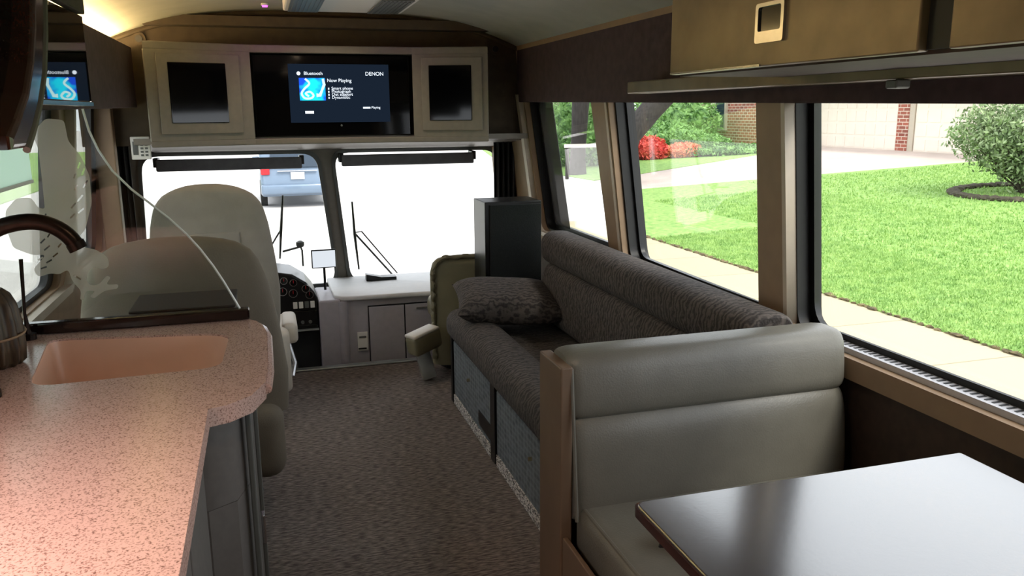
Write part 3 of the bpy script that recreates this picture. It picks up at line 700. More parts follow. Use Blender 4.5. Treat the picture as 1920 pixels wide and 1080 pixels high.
part('lever', tube(NB(), [(FB, fy-.02, 1.0), (FB, fy-.06, 1.03), (FB+.01, fy-.10, 1.06)], .006, 8), 'dark_bronze', t, O, True)
# ribbed bottle bundle
O = (-.628, 2.10, .931)
t = thing('ribbed_jar', 'brown ribbed jar tied with cord on the counter beside sink', 'jar', O)
bm = NB(); R0 = .062; N = 96
prof = [(.80, 0), (1.0, .012), (1.04, .05), (1.0, .10), (.90, .14), (.74, .165), (.5, .18)]
rings = []
for r, z in prof:
    rings.append([bm.verts.new((R0*r*(1+.07*math.cos(12*2*math.pi*k/N))*math.cos(2*math.pi*k/N), R0*r*(1+.07*math.cos(12*2*math.pi*k/N))*math.sin(2*math.pi*k/N), z)) for k in range(N)])
for i in range(len(rings)-1):
    for k in range(N): bm.faces.new((rings[i][k], rings[i][(k+1) % N], rings[i+1][(k+1) % N], rings[i+1][k]))
bm.faces.new(rings[0][::-1]); bm.faces.new(rings[-1]); obj('body', bm, 'jar', t, True)
bm = NB(); tube(bm, [(.068*math.cos(a*math.pi/12), .068*math.sin(a*math.pi/12), .075+.006*math.sin(a*math.pi/12)) for a in range(25)], .003, 6); obj('cord', bm, 'beige', t, True)
_f = px(51, 606, 2.33); _g = px(39, 486, 2.33)
bm = tube(NB(), [(_f[0], 2.33, .945), (_f[0]-.003, 2.33, 1.0), (_g[0], 2.33, _g[1])], [.008, .004, .005], 8); 
o = obj('rod', bm, 'dark_bronze', None, True); o.name = 'sprayer_lever'; tag(o, 'thin upright dark metal lever beside the ribbed jar', 'lever')
o2 = obj('foot', cyl(NB(), (_f[0], 2.33, .931), (_f[0], 2.33, .946), .018, 16), 'dark_bronze', o)
# black box behind the divider
O = (-.25, 2.56, 0)
t = thing('equipment_box', 'black box cabinet standing behind the glass divider', 'box', O)
part('case', B(-.392, -.108, 2.47, 2.70, .0, .945, bev=.006), 'black_plastic', t, O)
part('top_lid', B(-.394, -.106, 2.468, 2.702, .946, .954, bev=.003), 'dark_foot', t, O)

# ------------------------------------------------------------------ chairs
def captain_chair(label, loc, rz, W, top, prof, mback, mseat, seat_z, lean, arms=True, pocket=False, dep=.56):
    """seat faces local +Y; we look at its back"""
    t = thing('captain_chair', label, 'chair', loc, rz)
    # mback profile: (height, half width) pairs from bottom to top
    zt = prof[-1][0]; zb = prof[0][0]; secs = [(zb-.012, 0, 0, prof[0][1]*.9, .05, 2.6)]
    N = 26
    for i in range(N+1):
        q = i/N; q = 1-(1-q)**1.5; z = zb+(zt-zb)*q
        for (za, wa), (zc, wc) in zip(prof, prof[1:]):
            if za <= z <= zc+1e-9:
                k = (z-za)/(zc-za); k = k if zc < zt-.06 else k; w = wa+(wc-wa)*k; break
        dd = .085*(1-.35*q); rem = zt-z
        if rem < .05: dd *= max(.25, math.sqrt(max(0, 1-(1-rem/.05)**2)))
        secs.append((z, 0, -lean*q, w, dd, 2.8))
    bk = obj('backrest', loft(secs, 40), mback, t, True)
    s = NB(); box(s, -W/2+.02, W/2-.02, 0.03, dep, seat_z-.16, seat_z, bev=.06, seg=5); obj('seat', s, mseat, t, True)
    s = NB(); box(s, -W/2+.06, W/2-.06, .06, dep-.06, seat_z-.24, seat_z-.165, bev=.02); obj('seat_frame', s, 'black_plastic', t)
    obj('pedestal', lathe([(.22, 0), (.22, .02), (.09, .05), (.08, seat_z-.245)], 24, (0, dep/2, 0)), 'black_plastic', t, True)
    if arms:
        for sx in (-1, 1):
            a = NB(); box(a, sx*(W/2+.03)-.04, sx*(W/2+.03)+.04, .02, .42, seat_z+.14, seat_z+.22, bev=.03, seg=4); obj('armrest', a, 'cream_leather', t, True)
            a = NB(); box(a, sx*(W/2+.02)-.015, sx*(W/2+.02)+.015, .08, .13, seat_z-.10, seat_z+.135, bev=.006); obj('arm_bracket', a, 'grey_plastic', t)
    if pocket:
        p = obj('map_pocket', B(-.13, .13, -.112, -.085, top-.42, top-.24, bev=.008), mseat, t)
    return t
# driver
d = captain_chair('tall grey driver seat with rounded headrest facing the windscreen', (-.258, 4.12, 0), 0, .56, 1.20, [(.36, .27), (.52, .29), (.67, .297), (.83, .283), (.99, .262), (1.06, .245), (1.10, .228), (1.135, .195), (1.16, .15), (1.175, .10), (1.182, .05)], 'seat_grey', 'seat_grey', .50, .06, arms=False, pocket=True)
a = NB(); box(a, .292, .368, -.02, .28, .37, .475, bev=.025, seg=4); obj('armrest', a, 'cream_leather', d, True)
a = NB(); box(a, .25, .325, -.10, .30, .14, .46, bev=.03, seg=3); obj('side_bolster', a, 'cream_leather', d, True)
obj('recline_lever', tube(NB(), [(.32, .05, .36), (.345, .03, .26), (.33, .0, .20)], .012, 8), 'chrome', d, True)
# near recliner
d = captain_chair('wide dark taupe reclining chair seen from behind the divider', (-.305, 2.94, 0), 0, .62, 1.085, [(.46, .335), (.60, .342), (.75, .325), (.92, .297), (1.01, .265), (1.045, .24), (1.07, .20), (1.088, .14), (1.096, .06)], 'seat_dark', 'seat_dark', .46, .0, arms=False)
a = NB(); box(a, .18, .315, -.14, .42, .235, .50, bev=.06, seg=5); obj('side_cushion', a, 'seat_dark', d, True)
a = NB(); box(a, -.315, -.18, -.14, .42, .235, .50, bev=.06, seg=5); obj('side_cushion', a, 'seat_dark', d, True)
# passenger seat
d = captain_chair('olive leather passenger seat with gathered edge beside the speaker', (1.165, 4.56, -.0), 0, .56, .69, [(.06, .285), (.3, .29), (.60, .29), (.655, .275), (.685, .24), (.695, .15)], 'leather_olive', 'leather_olive', .42, .0, arms=False, dep=.33)
bm = NB(); path = [(-.285, z) for z in [.10+.02*i for i in range(27)]]+[(-.275, .645), (-.255, .668), (-.235, .682)]+[(-.22+.02*i, .69+.003*math.sin(i*1.3)) for i in range(14)]
tube(bm, [(x+.004*math.sin(i*2.4), -.045+.004*math.cos(i*1.9), z) for i, (x, z) in enumerate(path)], [.012+.004*math.sin(i*2.1) for i in range(len(path))], 8)
obj('gathered_edge', bm, 'leather_olive', d, True)
mt = Matrix.Translation((-.37, -.16, .272)) @ Matrix.Rotation(R(-62), 4, 'Z') @ Matrix.Rotation(R(10), 4, 'X')
a = NB(); box(a, -.05, .05, -.10, .10, -.09, .03, bev=.028, seg=4, mtx=mt); obj('armrest', a, 'leather_olive', d, True)
a = NB(); box(a, -.048, .048, -.095, .09, .015, .036, bev=.010, seg=3, mtx=mt); obj('armrest_pad', a, 'cream_leather', d, True)
mt = Matrix.Translation((-.345, -.13, .10)) @ Matrix.Rotation(R(-14), 4, 'Y')
a = NB(); box(a, -.05, .03, -.03, .03, -.085, .10, bev=.008, mtx=mt); obj('arm_bracket', a, 'alu', d, True)
# ------------------------------------------------------------------ cab: dashboard
O = (.75, 5.2, -.45)
t = thing('front_console', 'pale grey front console with cupboard doors below the windscreen', 'console', O)
part('body', B(.40, 1.60, 4.98, 5.58, -.45, .375, bev=.0), 'dash_grey', t, O)
part('top', prism(rpoly([(.36, 5.02), (.42, 4.955), (1.61, 4.93), (1.61, 5.595), (.36, 5.595)], [.03, .05, .01, .01, .01]), .376, .405, None, bev=.010), 'dash_top', t, O, True)
part('side_column', B(.265, .399, 4.975, 5.40, -.45, .385, bev=.012), 'dash_grey', t, O)
part('corner_post', lathe([(.03, -.45), (.03, .37)], 16, (.41, 4.985, 0)), 'dash_grey', t, O, True)
for x0, x1 in ((.565, .782), (.79, 1.02), (1.03, 1.3)):
    part('cupboard_door', B(x0, x1, 4.966, 4.979, -.43, .325, bev=.002), 'dash_grey', t, O)
    part('door_gap', B(x0-.006, x0-.001, 4.974, 4.9795, -.43, .33), 'black_plastic', t, O)
part('door_gap', B(.56, 1.3, 4.974, 4.9795, .328, .334), 'black_plastic', t, O)
w = part('switch_plate', B(.487, .551, 4.970, 4.9795, .05, .17, bev=.003), 'white_plastic', t, O)
part('switch_slot', B(.49, .54, 4.966, 4.9695, .062, .070), 'black_plastic', w, O)
part('switch_slot', B(.497, .54, 4.966, 4.9695, .135, .145), 'grey_plastic', w, O)
part('latch', B(.86, .95, 4.960, 4.9655, .295, .305), 'grey_plastic', t, O)
# instrument cluster
O = (.1, 5.1, .2)
t = thing('instrument_panel', 'black curved dashboard with round gauges beside driver seat', 'dashboard', O)
cl = [(-.68, .20), (.262, .20), (.262, .40), (.245, .44), (.20, .50), (.12, .555), (.02, .575), (-.55, .575), (-.68, .52)]
part('hood', prism(cl, 0, .35, XZ(5.35), bev=.012), 'black_plastic', t, O)
part('lower_panel', B(-.68, .26, 5.02, 5.35, -.42, .198), 'dark_foot', t, O)
part('footwell_wall', B(.03, .12, 4.90, 5.01, -.44, .02, bev=.01), 'grey_plastic', t, O)
for i, (x, z, r) in enumerate(((.07, .52, .022), (.125, .505, .022), (.06, .455, .026), (.12, .44, .026), (.195, .465, .024), (.215, .425, .024), (.00, .50, .03), (-.10, .47, .05), (-.24, .47, .05))):
    g = part('gauge', cyl(NB(), (x, 4.994, z), (x, 4.988, z), r), 'chrome', t, O)
    part('gauge_face', cyl(NB(), (x, 4.988, z), (x, 4.986, z), r*.86), 'black_gloss', g, O)
    part('needle', B(x-.0015, x+.0015, 4.984, 4.9855, z-.002, z+r*.7), 'tail', g, O)
for i in range(4):
    part('rocker_switch', B(.115+i*.034, .140+i*.034, 4.985, 4.996, .345, .385, bev=.002), 'white_plastic' if i != 2 else 'grey_plastic', t, O)
part('radio', B(.09, .25, 4.985, 4.996, .235, .33, bev=.004), 'black_gloss', t, O)
for i in range(3): part('knob', cyl(NB(), (.12+i*.045, 4.985, .26), (.12+i*.045, 4.972, .26), .010), 'grey_plastic', t, O)
part('shelf_strip', B(.06, .26, 4.975, 4.995, .205, .215), 'alu', t, O)
# steering wheel
t = thing('steering_wheel', 'black steering wheel mostly hidden behind the driver seat', 'steering wheel', (-.27, 4.86, .46))
bm = NB(); tube(bm, [(.22*math.cos(a*math.pi/20), .22*math.sin(a*math.pi/20), 0) for a in range(41)], .014, 10)
bm.transform(Matrix.Rotation(R(38), 4, 'X')); obj('rim', bm, 'black_plastic', t, True)
bm = NB(); 
for k in range(3):
    a = k*2*math.pi/3+math.pi/2; tube(bm, [(0, 0, -.02), (.22*math.cos(a), .22*math.sin(a), 0)], .012, 8)
bm.transform(Matrix.Rotation(R(38), 4, 'X')); obj('spoke', bm, 'black_plastic', t, True)
obj('column', tube(NB(), [(0, 0, -.01), (0, .12, -.16)], .03, 12), 'black_plastic', t, True)
# small monitor
t = thing('dash_monitor', 'small bright screen on a stalk at the windscreen pillar', 'monitor', (.325, 5.2, .41))
obj('housing', B(-.077, .077, .0, .02, .135, .253, bev=.005), 'black_plastic', t)
obj('screen', B(-.070, .070, -.0025, -.0003, .142, .246), emit('monitor_glow', (225, 232, 240), 1.0), t)
obj('stalk', tube(NB(), [(0, .03, -.01), (0, .02, .14)], .008, 8), 'black_plastic', t, True)
o = obj('gadget', tube(NB(), [(0, 0, 0), (0, 0, .10), (-.01, 0, .13)], .006, 8), 'grey_plastic', loc=(.20, 5.32, .545)); o.name = 'dash_camera'
tag(o, 'small grey gadget on a stalk on top of the instrument hood', 'camera'); obj('lens', lathe([(.02, 0), (.026, .01), (.026, .03), (.01, .04)], 16, (-.01, 0, .125)), 'grey_plastic', o, True)
obj('arm', tube(NB(), [(-.12, 0, .10), (-.01, 0, .125)], .007, 8), 'grey_plastic', o, True)
o = obj('wedge', prism([(0, 0), (.20, -.004), (.20, .02), (.10, .022), (0, .045)], 0, .07, XZ(.035)), 'black_plastic', loc=(.605, 5.42, .4055)); o.name = 'black_tool'
tag(o, 'black wedge shaped holder lying on the pale dash top', 'holder')
# wipers outside
def P5(u, v, y): x, z = px(u, v, y); return Vector((x, y, z))
t = thing('windscreen_wiper', 'tall wiper with double arm outside the wide right windscreen', 'wiper', P5(735, 514, 5.72)); Ow = P5(735, 514, 5.72)
part('blade', tube(NB(), [P5(660, 378, 5.70), P5(665, 440, 5.70), P5(673, 505, 5.70)], [.006, .010, .006], 8), 'black_plastic', t, Ow, True)
part('arm', tube(NB(), [P5(664, 436, 5.72), P5(735, 514, 5.72)], .007, 8), 'black_plastic', t, Ow, True)
part('arm', tube(NB(), [P5(664, 436, 5.73), P5(678, 434, 5.73), P5(745, 512, 5.73)], .005, 8), 'black_plastic', t, Ow, True)
Ow = P5(505, 505, 5.72)
t = thing('windscreen_wiper', 'wiper beside the driver seat outside the left windscreen', 'wiper', Ow)
part('blade', tube(NB(), [P5(530, 366, 5.70), P5(527, 430, 5.70), P5(525, 485, 5.70)], [.006, .010, .006], 8), 'black_plastic', t, Ow, True)
part('arm', tube(NB(), [P5(527, 430, 5.72), P5(500, 475, 5.72), P5(490, 505, 5.72)], .006, 8), 'black_plastic', t, Ow, True)
# roller shades
for lb, (u0, v0, u1, v1), q in (('dark rolled shade across the top of the left windscreen', (292, 309, 566, 306), 0), ('dark rolled shade across the top of the right windscreen', (640, 300, 888, 296), 1)):
    a, b = P5(u0, v0, 5.50), P5(u1, v1, 5.50); c0 = (a+b)/2
    t = thing('roller_shade', lb, 'shade', c0, 0, 'windscreen roller shades')
    bm = NB(); box(bm, a.x, b.x, 5.485, 5.515, c0.z-.038, c0.z+.036, bev=.01); part('shade_roll', bm, 'shade', t, c0)
    for p in (a, b):
        part('bracket', B(p.x-.015, p.x+.015, 5.49, 5.60, c0.z-.012, c0.z+.045, bev=.004), 'black_plastic', t, c0)
# cab side curtains
def curtain(x0, x1, y, z0, z1, label):
    bm = NB(); n = 60; top = []; bot = []
    pts = [(x0+(x1-x0)*i/n, y+.025*math.sin(i/n*math.pi*9)) for i in range(n+1)]
    pts2 = pts+[(x, yy+.012) for x, yy in reversed(pts)]
    bm = prism(pts2, z0, z1); o = obj('cab_curtain', bm, 'curtain', None, True); tag(o, label, 'curtain'); return o
curtain(-.86, -.715, 5.05, -.4, 1.33, 'dark pleated curtain at the left end of the windscreen')
curtain(1.41, 1.56, 5.08, .407, 1.33, 'dark pleated curtain at the right end of the windscreen')
# thermostat / keypad
t = thing('wall_thermostat', 'small cream keypad thermostat left of the windscreen', 'thermostat', (-.62, 4.80, 1.335)); 
O = (-.62, 4.80, 1.37)
part('case', B(-.665, -.57, 4.785, 4.809, 1.30, 1.42, bev=.004), 'white_plastic', t, O)
part('display', B(-.655, -.63, 4.782, 4.7845, 1.325, 1.395), 'grey_plastic', t, O)
bm = NB()
for i in range(2):
    for j in range(5): box(bm, -.618+i*.022, -.604+i*.022, 4.782, 4.7845, 1.318+j*.018, 1.328+j*.018)
part('buttons', bm, 'grey_plastic', t, O)
# cup-like round speakers in the bulkhead
for lb, x, z in (('small round speaker grille at left end of bulkhead', -.575, 1.885), ('small round speaker grille at right end of bulkhead', 1.345, 1.86)):
    o = obj('round_speaker', cyl(NB(), (x, 4.809, z), (x, 4.795, z), .033, 28), 'bulkhead', None, True); tag(o, lb, 'speaker', 'round bulkhead speakers')
    obj('grille', cyl(NB(), (x, 4.795, z), (x, 4.790, z), .018, 24), 'black_plastic', o)

# ------------------------------------------------------------------ TV cabinet
O = (.35, 4.7, 1.33)
t = thing('television_cabinet', 'grey laminate media cabinet with angled side doors above windscreen', 'cabinet', O)
yb = 4.808
out = [(-.53, 4.52), (-.03, 4.68), (.83, 4.68), (1.235, 4.56), (1.235, yb), (-.53, yb)]
# shelf-like top and bottom + wings + surround, leaving the TV bay open
part('top_panel', prism(out, 1.815, 1.855, None, bev=.006), 'cabinet_grey', t, O)
part('bottom_panel', prism(out, 1.335, 1.368, None, bev=.006), 'cabinet_grey', t, O)
def wing(x0, y0, x1, y1, name, m, z0, z1, th=.02, parent=None, off=0):
    d = Vector((x1-x0, y1-y0, 0)); L = d.length; ang = math.atan2(d.y, d.x)
    bm = B(0, L, 0, th, z0, z1, bev=.003); bm.transform(Matrix.Translation((x0, y0, 0)) @ Matrix.Rotation(ang, 4, 'Z') @ Matrix.Translation((0, off, 0))); return part(name, bm, m, parent or t, O)
def lerp(a, b, q): return a+(b-a)*q
for (x0, y0, x1, y1), dr in (((-.53, 4.52, -.03, 4.68), (.10, .88)), ((.83, 4.68, 1.235, 4.56), (.12, .92))):
    wing(x0, y0, x1, y1, 'side_panel', 'cabinet_grey', 1.365, 1.818)
    a, b = dr; dd = wing(lerp(x0, x1, a), lerp(y0, y1, a), lerp(x0, x1, b), lerp(y0, y1, b), 'door', 'cabinet_grey', 1.40, 1.80, .012, None, -.013)
    a2, b2 = (a+.10, b-.14) if x0 < 0 else (a+.10, b-.14)
    g = wing(lerp(x0, x1, a2), lerp(y0, y1, a2), lerp(x0, x1, b2), lerp(y0, y1, b2), 'dark_panel', 'black_gloss', 1.455, 1.755, .004, dd, -.018)
part('side_wall', B(-.53, -.51, 4.53, yb, 1.369, 1.814), 'cabinet_grey', t, O)
part('side_wall', B(1.215, 1.235, 4.57, yb, 1.369, 1.814), 'cabinet_grey', t, O)
part('bay_back', B(-.03, .83, 4.79, yb, 1.369, 1.814), 'black_plastic', t, O)
# television
O = (.39, 4.74, 1.37)
t = thing('television', 'black television showing a now playing music screen', 'television', O)
part('housing', B(-.022, .815, 4.70, 4.775, 1.378, 1.806, bev=.004), 'black_gloss', t, O)
sx0, sx1, sz0, sz1 = .160, .700, 1.450, 1.760
s = part('screen', B(sx0, sx1, 4.695, 4.699, sz0, sz1), emit('screen_navy', (26, 36, 50), 1.0), t, O)
wt = emit('screen_white', (235, 245, 255), 1.5)
def SX(a): return sx0+(sx1-sx0)*a
def SZ(b): return sz1-(sz1-sz0)*b
ys = 4.6945
def art(name, pts, m, y, par): return part(name, prism(pts, 0, .0008, XZ(y)), m, par, O)
def artmat():
    m = bpy.data.materials.new('album_blue'); m.use_nodes = True; nt = m.node_tree; nt.nodes.clear()
    o = nt.nodes.new('ShaderNodeOutputMaterial'); e = nt.nodes.new('ShaderNodeEmission'); e.inputs[1].default_value = 1.5
    n = nt.nodes.new('ShaderNodeTexNoise'); n.inputs['Scale'].default_value = 14; tc = nt.nodes.new('ShaderNodeTexCoord'); nt.links.new(tc.outputs['Object'], n.inputs[0])
    r = nt.nodes.new('ShaderNodeValToRGB'); r.color_ramp.elements[0].color = (*lin((30, 80, 215)), 1); r.color_ramp.elements[1].color = (*lin((30, 215, 240)), 1); r.color_ramp.elements[0].position = .46; r.color_ramp.elements[1].position = .62
    nt.links.new(n.outputs[0], r.inputs[0]); nt.links.new(r.outputs[0], e.inputs[0]); nt.links.new(e.outputs[0], o.inputs[0]); return m
al = art('album_picture', [(SX(.10), SZ(.62)), (SX(.355), SZ(.62)), (SX(.355), SZ(.235)), (SX(.10), SZ(.235))], artmat(), ys, s)
# swirling note
pale = emit('album_pale', (205, 245, 245), 1.4)
sw = [(.16, .25), (.20, .33), (.15, .42), (.12, .50), (.15, .58), (.21, .58), (.235, .53), (.20, .47), (.16, .50), (.19, .55)]
def smooth(P, k=5):
    out = []
    for i in range(len(P)-1):
        p0, p1, p2, p3 = [Vector(P[max(0, min(len(P)-1, i+j))]) for j in (-1, 0, 1, 2)]
        for n_ in range(k):
            t_ = n_/k; out.append(.5*((2*p1)+(p2-p0)*t_+(2*p0-5*p1+4*p2-p3)*t_*t_+(3*p1-p0-3*p2+p3)*t_**3))
    return out+[Vector(P[-1])]
bm = NB(); tube(bm, [(SX(a), ys-.0015, SZ(b)) for a, b in smooth(sw)], .0055, 8); part('swirl', bm, pale, s, O, True)
bm = NB(); tube(bm, [(SX(a), ys-.0015, SZ(b)) for a, b in ((.335, .25), (.345, .35), (.32, .45), (.30, .53), (.265, .53))], [.006, .008, .006, .009, .010], 8); part('swirl', bm, pale, s, O, True)
def wr(body, a, b, size, al_='LEFT'): return part('writing', text(body, size, Matrix.Translation((SX(a), 0, SZ(b))) @ XZ(ys-.0006), .0003, al_), wt, s, O)
wr('Bluetooth', .15, .185, .025); wr('DENON', .76, .19, .028); wr('Now Playing', .375, .305, .026)
for i, l in enumerate(('Smart phone', 'Photograph', 'Out support', 'Dynamotic')):
    wr(l, .415, .435+i*.052, .0225)
    part('list_mark', B(SX(.382), SX(.394), ys-.001, ys-.0003, SZ(.435+i*.052), SZ(.435+i*.052)+.010), wt, s, O)
wr('Playing', .81, .765, .018)
part('label_bar', B(SX(.725), SX(.80), ys-.001, ys-.0003, SZ(.765), SZ(.735)), wt, s, O)
part('label_bar', B(SX(.145), SX(.23), ys-.001, ys-.0003, SZ(.845), SZ(.80)), wt, s, O)
part('round_icon', cyl(NB(), (SX(.10), ys-.001, SZ(.16)), (SX(.10), ys-.0003, SZ(.16)), .010), wt, s, O)
part('power_light', cyl(NB(), (.43, 4.6985, 1.433), (.43, 4.6975, 1.433), .006), 'grey_plastic', t, O)

# ------------------------------------------------------------------ ceiling unit and lights
O = (.40, 3.9, 2.0)
t = thing('ceiling_vent_unit', 'white ceiling air unit with two louvred grilles', 'air conditioner', O)
part('housing', B(.135, .685, 3.55, 4.12, 1.965, 2.055, bev=.008), 'white_plastic', t, O)
for x0, x1 in ((.155, .29), (.52, .66)):
    g = part('grille', B(x0, x1, 3.60, 4.09, 1.959, 1.9645), 'grey_plastic', t, O)
    bm = NB()
    for i in range(7): box(bm, x0+.012+i*.018, x0+.019+i*.018, 3.62, 4.07, 1.956, 1.9588)
    part('louvre', bm, 'grey_plastic', g, O)
def puck(label, x, y, z, col, e, rr, power, group=None, r2=None):
    o = obj('ceiling_lamp', lathe([(rr*1.25, 0), (rr*1.25, .010), (rr*1.0, .012)], 20, (0, 0, 0)), 'white_plastic', None, True, (x, y, z)); tag(o, label, 'lamp', group)
    l = obj('lens', lathe([(rr*.9, -.006), (rr*.9, -.0005)], 20), emit(label[:20], col, e), o, True)
    if power:
        ld = bpy.data.lights.new('lamp_light', 'SPOT'); ld.energy = power; ld.color = lin(col); ld.shadow_soft_size = rr; ld.spot_size = R(150); ld.spot_blend = .6
        lo = bpy.data.objects.new('lamp_light', ld); COL.objects.link(lo); lo.parent = o; lo.location = (0, 0, -.02)
    return o
puck('warm round ceiling lamp glowing by the front edge of the air unit', .375, 4.28, 2.025, (255, 235, 215), 12, .030, 9)
puck('small purple ceiling light left of the air unit', .06, 4.45, 2.025, (225, 60, 245), 8, .014, .6)
puck('small purple ceiling light right of the air unit', .72, 4.42, 2.025, (190, 60, 235), 4, .010, .3)
for i, (x, y) in enumerate(((.37, 1.1), (.37, -.6), (.37, -2.0))):  # unseen fill lamps, added to brighten the interior
    puck(['warm ceiling lamp over the aisle beside the dining table', 'warm ceiling lamp over the aisle behind the camera', 'warm ceiling lamp over the aisle at the rear wall'][i], x, y, 2.025, (255, 222, 186), 10, .03, 8)
# cove light strip on top of the left cabinet
t = thing('cove_light', 'warm light strip hidden behind the left valance, glowing on ceiling', 'lamp', (-.69, 1.6, 1.84))
obj('strip', B(-.012, .012, .86, 3.15, -.02, -.008), 'white_plastic', t)
obj('diffuser', B(-.010, .010, .87, 3.14, -.0078, -.002), emit('warm_strip', (255, 216, 152), 120), t)
# under-cabinet lamps over the counter
for i, y in enumerate((1.0, .45)):
    o = obj('counter_lamp', lathe([(.05, 0), (.05, .012), (.045, .014)], 20), 'white_plastic', None, True, (-.55, y, 1.519)); tag(o, ['warm lamp under the left overhead cabinet lighting the counter', 'second warm lamp under the left cabinet, nearer the camera'][i], 'lamp')
    obj('lens', lathe([(.04, -.005), (.04, -.0005)], 20), emit('counter_lamp_lens', (255, 190, 150), 12), o)
    ld = bpy.data.lights.new('counter_lamp_light', 'SPOT'); ld.energy = 30; ld.color = (1, .72, .64); ld.shadow_soft_size = .04; ld.spot_size = R(140); ld.spot_blend = .7
    lo = bpy.data.objects.new('counter_lamp_light', ld); COL.objects.link(lo); lo.parent = o; lo.location = (0, 0, -.02)

# ------------------------------------------------------------------ sofa
O = (1.2, 3.0, 0)
t = thing('sofa_bed', 'long dark patterned sofa bed below the right windows', 'sofa', O)
ya, yb2 = 2.10, 4.06
secs = []
def rollsec(y, k=1.0): return (y, .425, .955, .085*k, .105*k, 2.6)
ys_ = [ya-.0, ya+.012, ya+.03]+[ya+.1+i*(yb2-ya-.2)/6 for i in range(7)]+[yb2-.03, yb2-.012, yb2]
ks = [.80, .93, .99]+[1.0]*7+[.99, .93, .80]
part('front_roll', loft([rollsec(y, k) for y, k in zip(ys_, ks)], 32, axis='y'), 'sofa', t, O, True)
part('seat', B(.99, 1.42, ya, yb2, .30, .415, bev=.03, seg=4), 'sofa', t, O, True)
# backrest: lower pad and top bolster following the lean of the wall
def lean_pad(x, z, hx_, hz_, y0, y1, e=3.2, tilt=0):
    bm = loft([(y0, z, x, hz_*.86, hx_*.86, e), (y0+.015, z, x, hz_*.97, hx_*.97, e), (y0+.04, z, x, hz_, hx_, e), (y1-.04, z, x, hz_, hx_, e), (y1-.015, z, x, hz_*.97, hx_*.97, e), (y1, z, x, hz_*.86, hx_*.86, e)], 32, axis='y'); return bm
part('back_bolster', lean_pad(1.435, .815, .092, .085, 2.06, 3.98, 2.8), 'sofa', t, O, True)
part('back_pad', lean_pad(1.42, .585, .085, .160, 2.08, 3.94, 3.4), 'sofa', t, O, True)
part('back_frame', B(1.50, 1.60, 2.08, 3.96, .30, .73), 'brown_panel', t, O)
part('arm_end', B(1.40, 1.58, 3.93, 4.0, .30, .80, bev=.02), 'sofa', t, O, True)
part('base', B(.905, 1.50, ya, 4.04, .02, .34), 'black_plastic', t, O)
for y0, y1 in ((3.26, 4.00), (ya, 3.18)):
    f = part('front_panel', B(.880, .904, y0, y1, .058, .345, bev=.004), 'scales', t, O)
    part('kick_strip', B(.876, .904, y0, y1, .004, .056), 'kick', f, O)
    part('brass_knob', cyl(NB(), (.880, (3.66 if y0 > 3 else 2.70), .24), (.868, (3.66 if y0 > 3 else 2.70), .24), .008), 'brass', f, O)
part('vent_slot', B(.876, .8795, 3.24+.03, 3.48, .085, .155), 'black_plastic', t, O)
part('edge_post', B(.872, .904, 3.185, 3.255, .01, .36), 'black_plastic', t, O)
part('edge_post', B(.872, .904, 4.005, 4.04, .01, .36), 'black_plastic', t, O)
# pillow
def pillow(w, l, th):
    bm = NB(); n = 24; g = {}
    for s in (1, -1):
        for i in range(n+1):
            for j in range(n+1):
                u, v = -1+2*i/n, -1+2*j/n; edge = abs(u) == 1 or abs(v) == 1
                if s == -1 and edge: g[s, i, j] = g[1, i, j]; continue
                z = s*th*((1-u**4)*(1-v**4))**.55
                k = 1-.07*(1-abs(v)**2)*abs(u)**3; k2 = 1-.07*(1-abs(u)**2)*abs(v)**3
                g[s, i, j] = bm.verts.new((u*w*k, v*l*k2, z))
    for s in (1, -1):
        for i in range(n):
            for j in range(n): 
                try: bm.faces.new((g[s, i, j], g[s, i+1, j], g[s, i+1, j+1], g[s, i, j+1]))
                except ValueError: pass
    return bm
o = obj('throw_pillow', pillow(.265, .20, .085), 'sofa', None, True, (1.125, 3.84, .575)); o.rotation_euler = (R(10), R(4), R(-8))
tag(o, 'dark patterned throw pillow lying at the far end of the sofa', 'pillow')
# tower speaker
O = (1.255, 4.28, 0)
t = thing('tower_speaker', 'tall black box speaker standing behind the sofa end', 'speaker', O)
part('cabinet', B(1.100, 1.415, 4.16, 4.40, 0.0, 1.035, bev=.004), 'black_plastic', t, O)
part('cloth_front', B(1.125, 1.410, 4.148, 4.1595, .02, 1.02, bev=.003), 'speaker_cloth', t, O)

# ------------------------------------------------------------------ dinette bench
O = (1.12, 1.6, 0)
t = thing('dinette_bench', 'taupe leather dinette bench with padded backrest facing the table', 'bench', O)
def backpad(zc, hz_, yc, hy, x0, x1, e=2.7):
    # ring plane (z,y); axis along x
    n = 32; bm = NB(); rings = []
    L = [(x0, .80), (x0+.012, .93), (x0+.035, 1.0), (x0+.2, 1.0), ((x0+x1)/2, 1.0), (x1-.2, 1.0), (x1-.035, 1.0), (x1-.012, .95), (x1, .84)]
    for x, k in L:
        ring = []
        for j in range(n):
            a = 2*math.pi*j/n; c, s = math.cos(a), math.sin(a)
            z = zc+hz_*(k if k == 1 else (.97 if k > .9 else .93))*math.copysign(abs(c)**(2/e), c); y = yc(z)+hy*k*math.copysign(abs(s)**(2/e), s)
            ring.append(bm.verts.new((x, y, z)))
        rings.append(ring)
    for i in range(len(rings)-1):
        for k in range(n): bm.faces.new((rings[i][k], rings[i][(k+1) % n], rings[i+1][(k+1) % n], rings[i+1][k]))
    bm.faces.new(rings[0][::-1]); bm.faces.new(rings[-1]); return bm
yl = lambda z: 1.905+(z-.5)*.12
part('head_bolster', backpad(.798, .090, yl, .072, .715, 1.555, 3.8), 'leather', t, O, True)
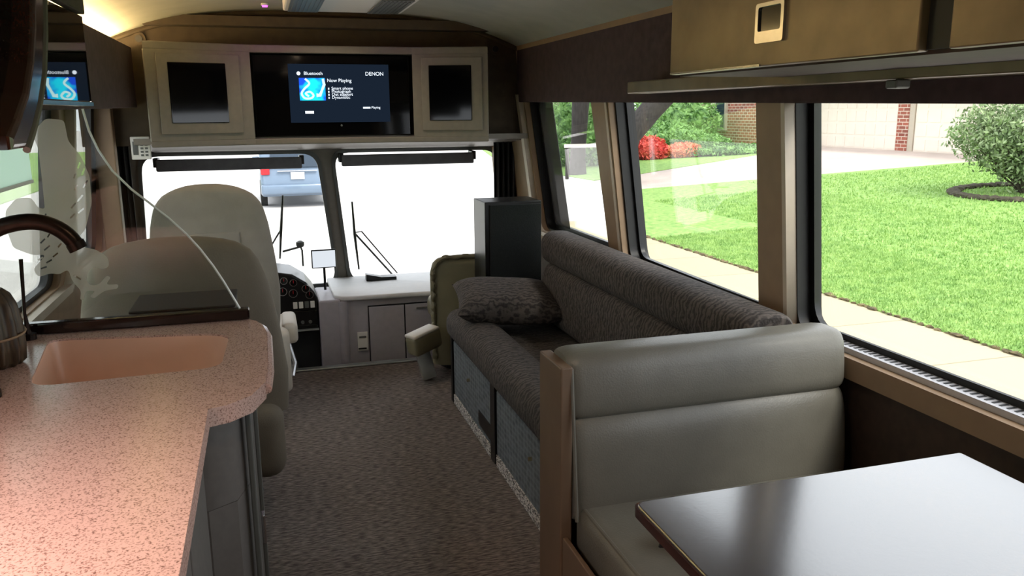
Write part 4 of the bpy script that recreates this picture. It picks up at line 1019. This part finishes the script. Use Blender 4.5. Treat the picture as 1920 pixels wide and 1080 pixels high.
part('back_pad', backpad(.580, .150, yl, .074, .72, 1.555, 3.8), 'leather', t, O, True)
part('back_board', B(.72, 1.56, 2.00, 2.03, .05, .80), 'bench_panel', t, O)
part('end_panel', B(.685, .718, 1.86, 2.03, 0, .865, bev=.004), 'bench_panel', t, O)
bm = NB(); tube(bm, [(.716, yl(z)-.082, z) for z in [.46+.05*i for i in range(9)]], .005, 8)
part('piping', bm, 'leather', t, O, True)
part('seat_cushion', B(.725, 1.56, 1.20, 1.87, .345, .485, bev=.035, seg=5), 'leather', t, O, True)
bm = NB(); tube(bm, [(.745, 1.86, .478), (.745, 1.5, .478), (.745, 1.23, .478)], .006, 8); part('piping', bm, 'leather', t, O, True)
part('seat_box', B(.705, 1.56, 1.22, 1.855, 0, .343, bev=.003), 'bench_panel', t, O)
part('side_rail', B(.690, .7045, 1.22, 1.855, .27, .40, bev=.003), 'bench_panel', t, O)
o = obj('snap', cyl(NB(), (.725, 1.97, .868), (.725, 1.97, .876), .006, 12), 'chrome', t); rel(o, O)
# dark cloth at seat edge
bm = blob((0, 0, 0), (.055, .05, .03), 3, .5); o = obj('crumpled_cloth', bm, 'cloth_dark', None, False, (.90, 1.60, .512)); tag(o, 'small crumpled dark cloth lying on the bench seat under the table', 'cloth')
# table
O = (1.05, .8, 0)
t = thing('dining_table', 'glossy espresso dining table top in front of the bench', 'table', O)
pts = rpoly([(.650, .35), (1.448, .35), (1.448, 1.352), (.652, 1.352)], [.03, .02, .01, .025])
part('tabletop', prism(pts, .722, .750, None, bev=.004), 'table', t, O)
part('edge_band', plate(rpoly([(.646, .346), (1.452, .346), (1.452, 1.356), (.648, 1.356)], [.03, .02, .01, .025]), [rpoly([(.652, .352), (1.446, .352), (1.446, 1.350), (.654, 1.350)], [.03, .02, .01, .025])], .02, Matrix.Translation((0, 0, .726))), 'table_edge', t, O)
part('leg', lathe([(.14, 0), (.14, .015), (.035, .04), (.035, .715), (.10, .721)], 24, (1.05, .8, 0)), 'chrome', t, O, True)
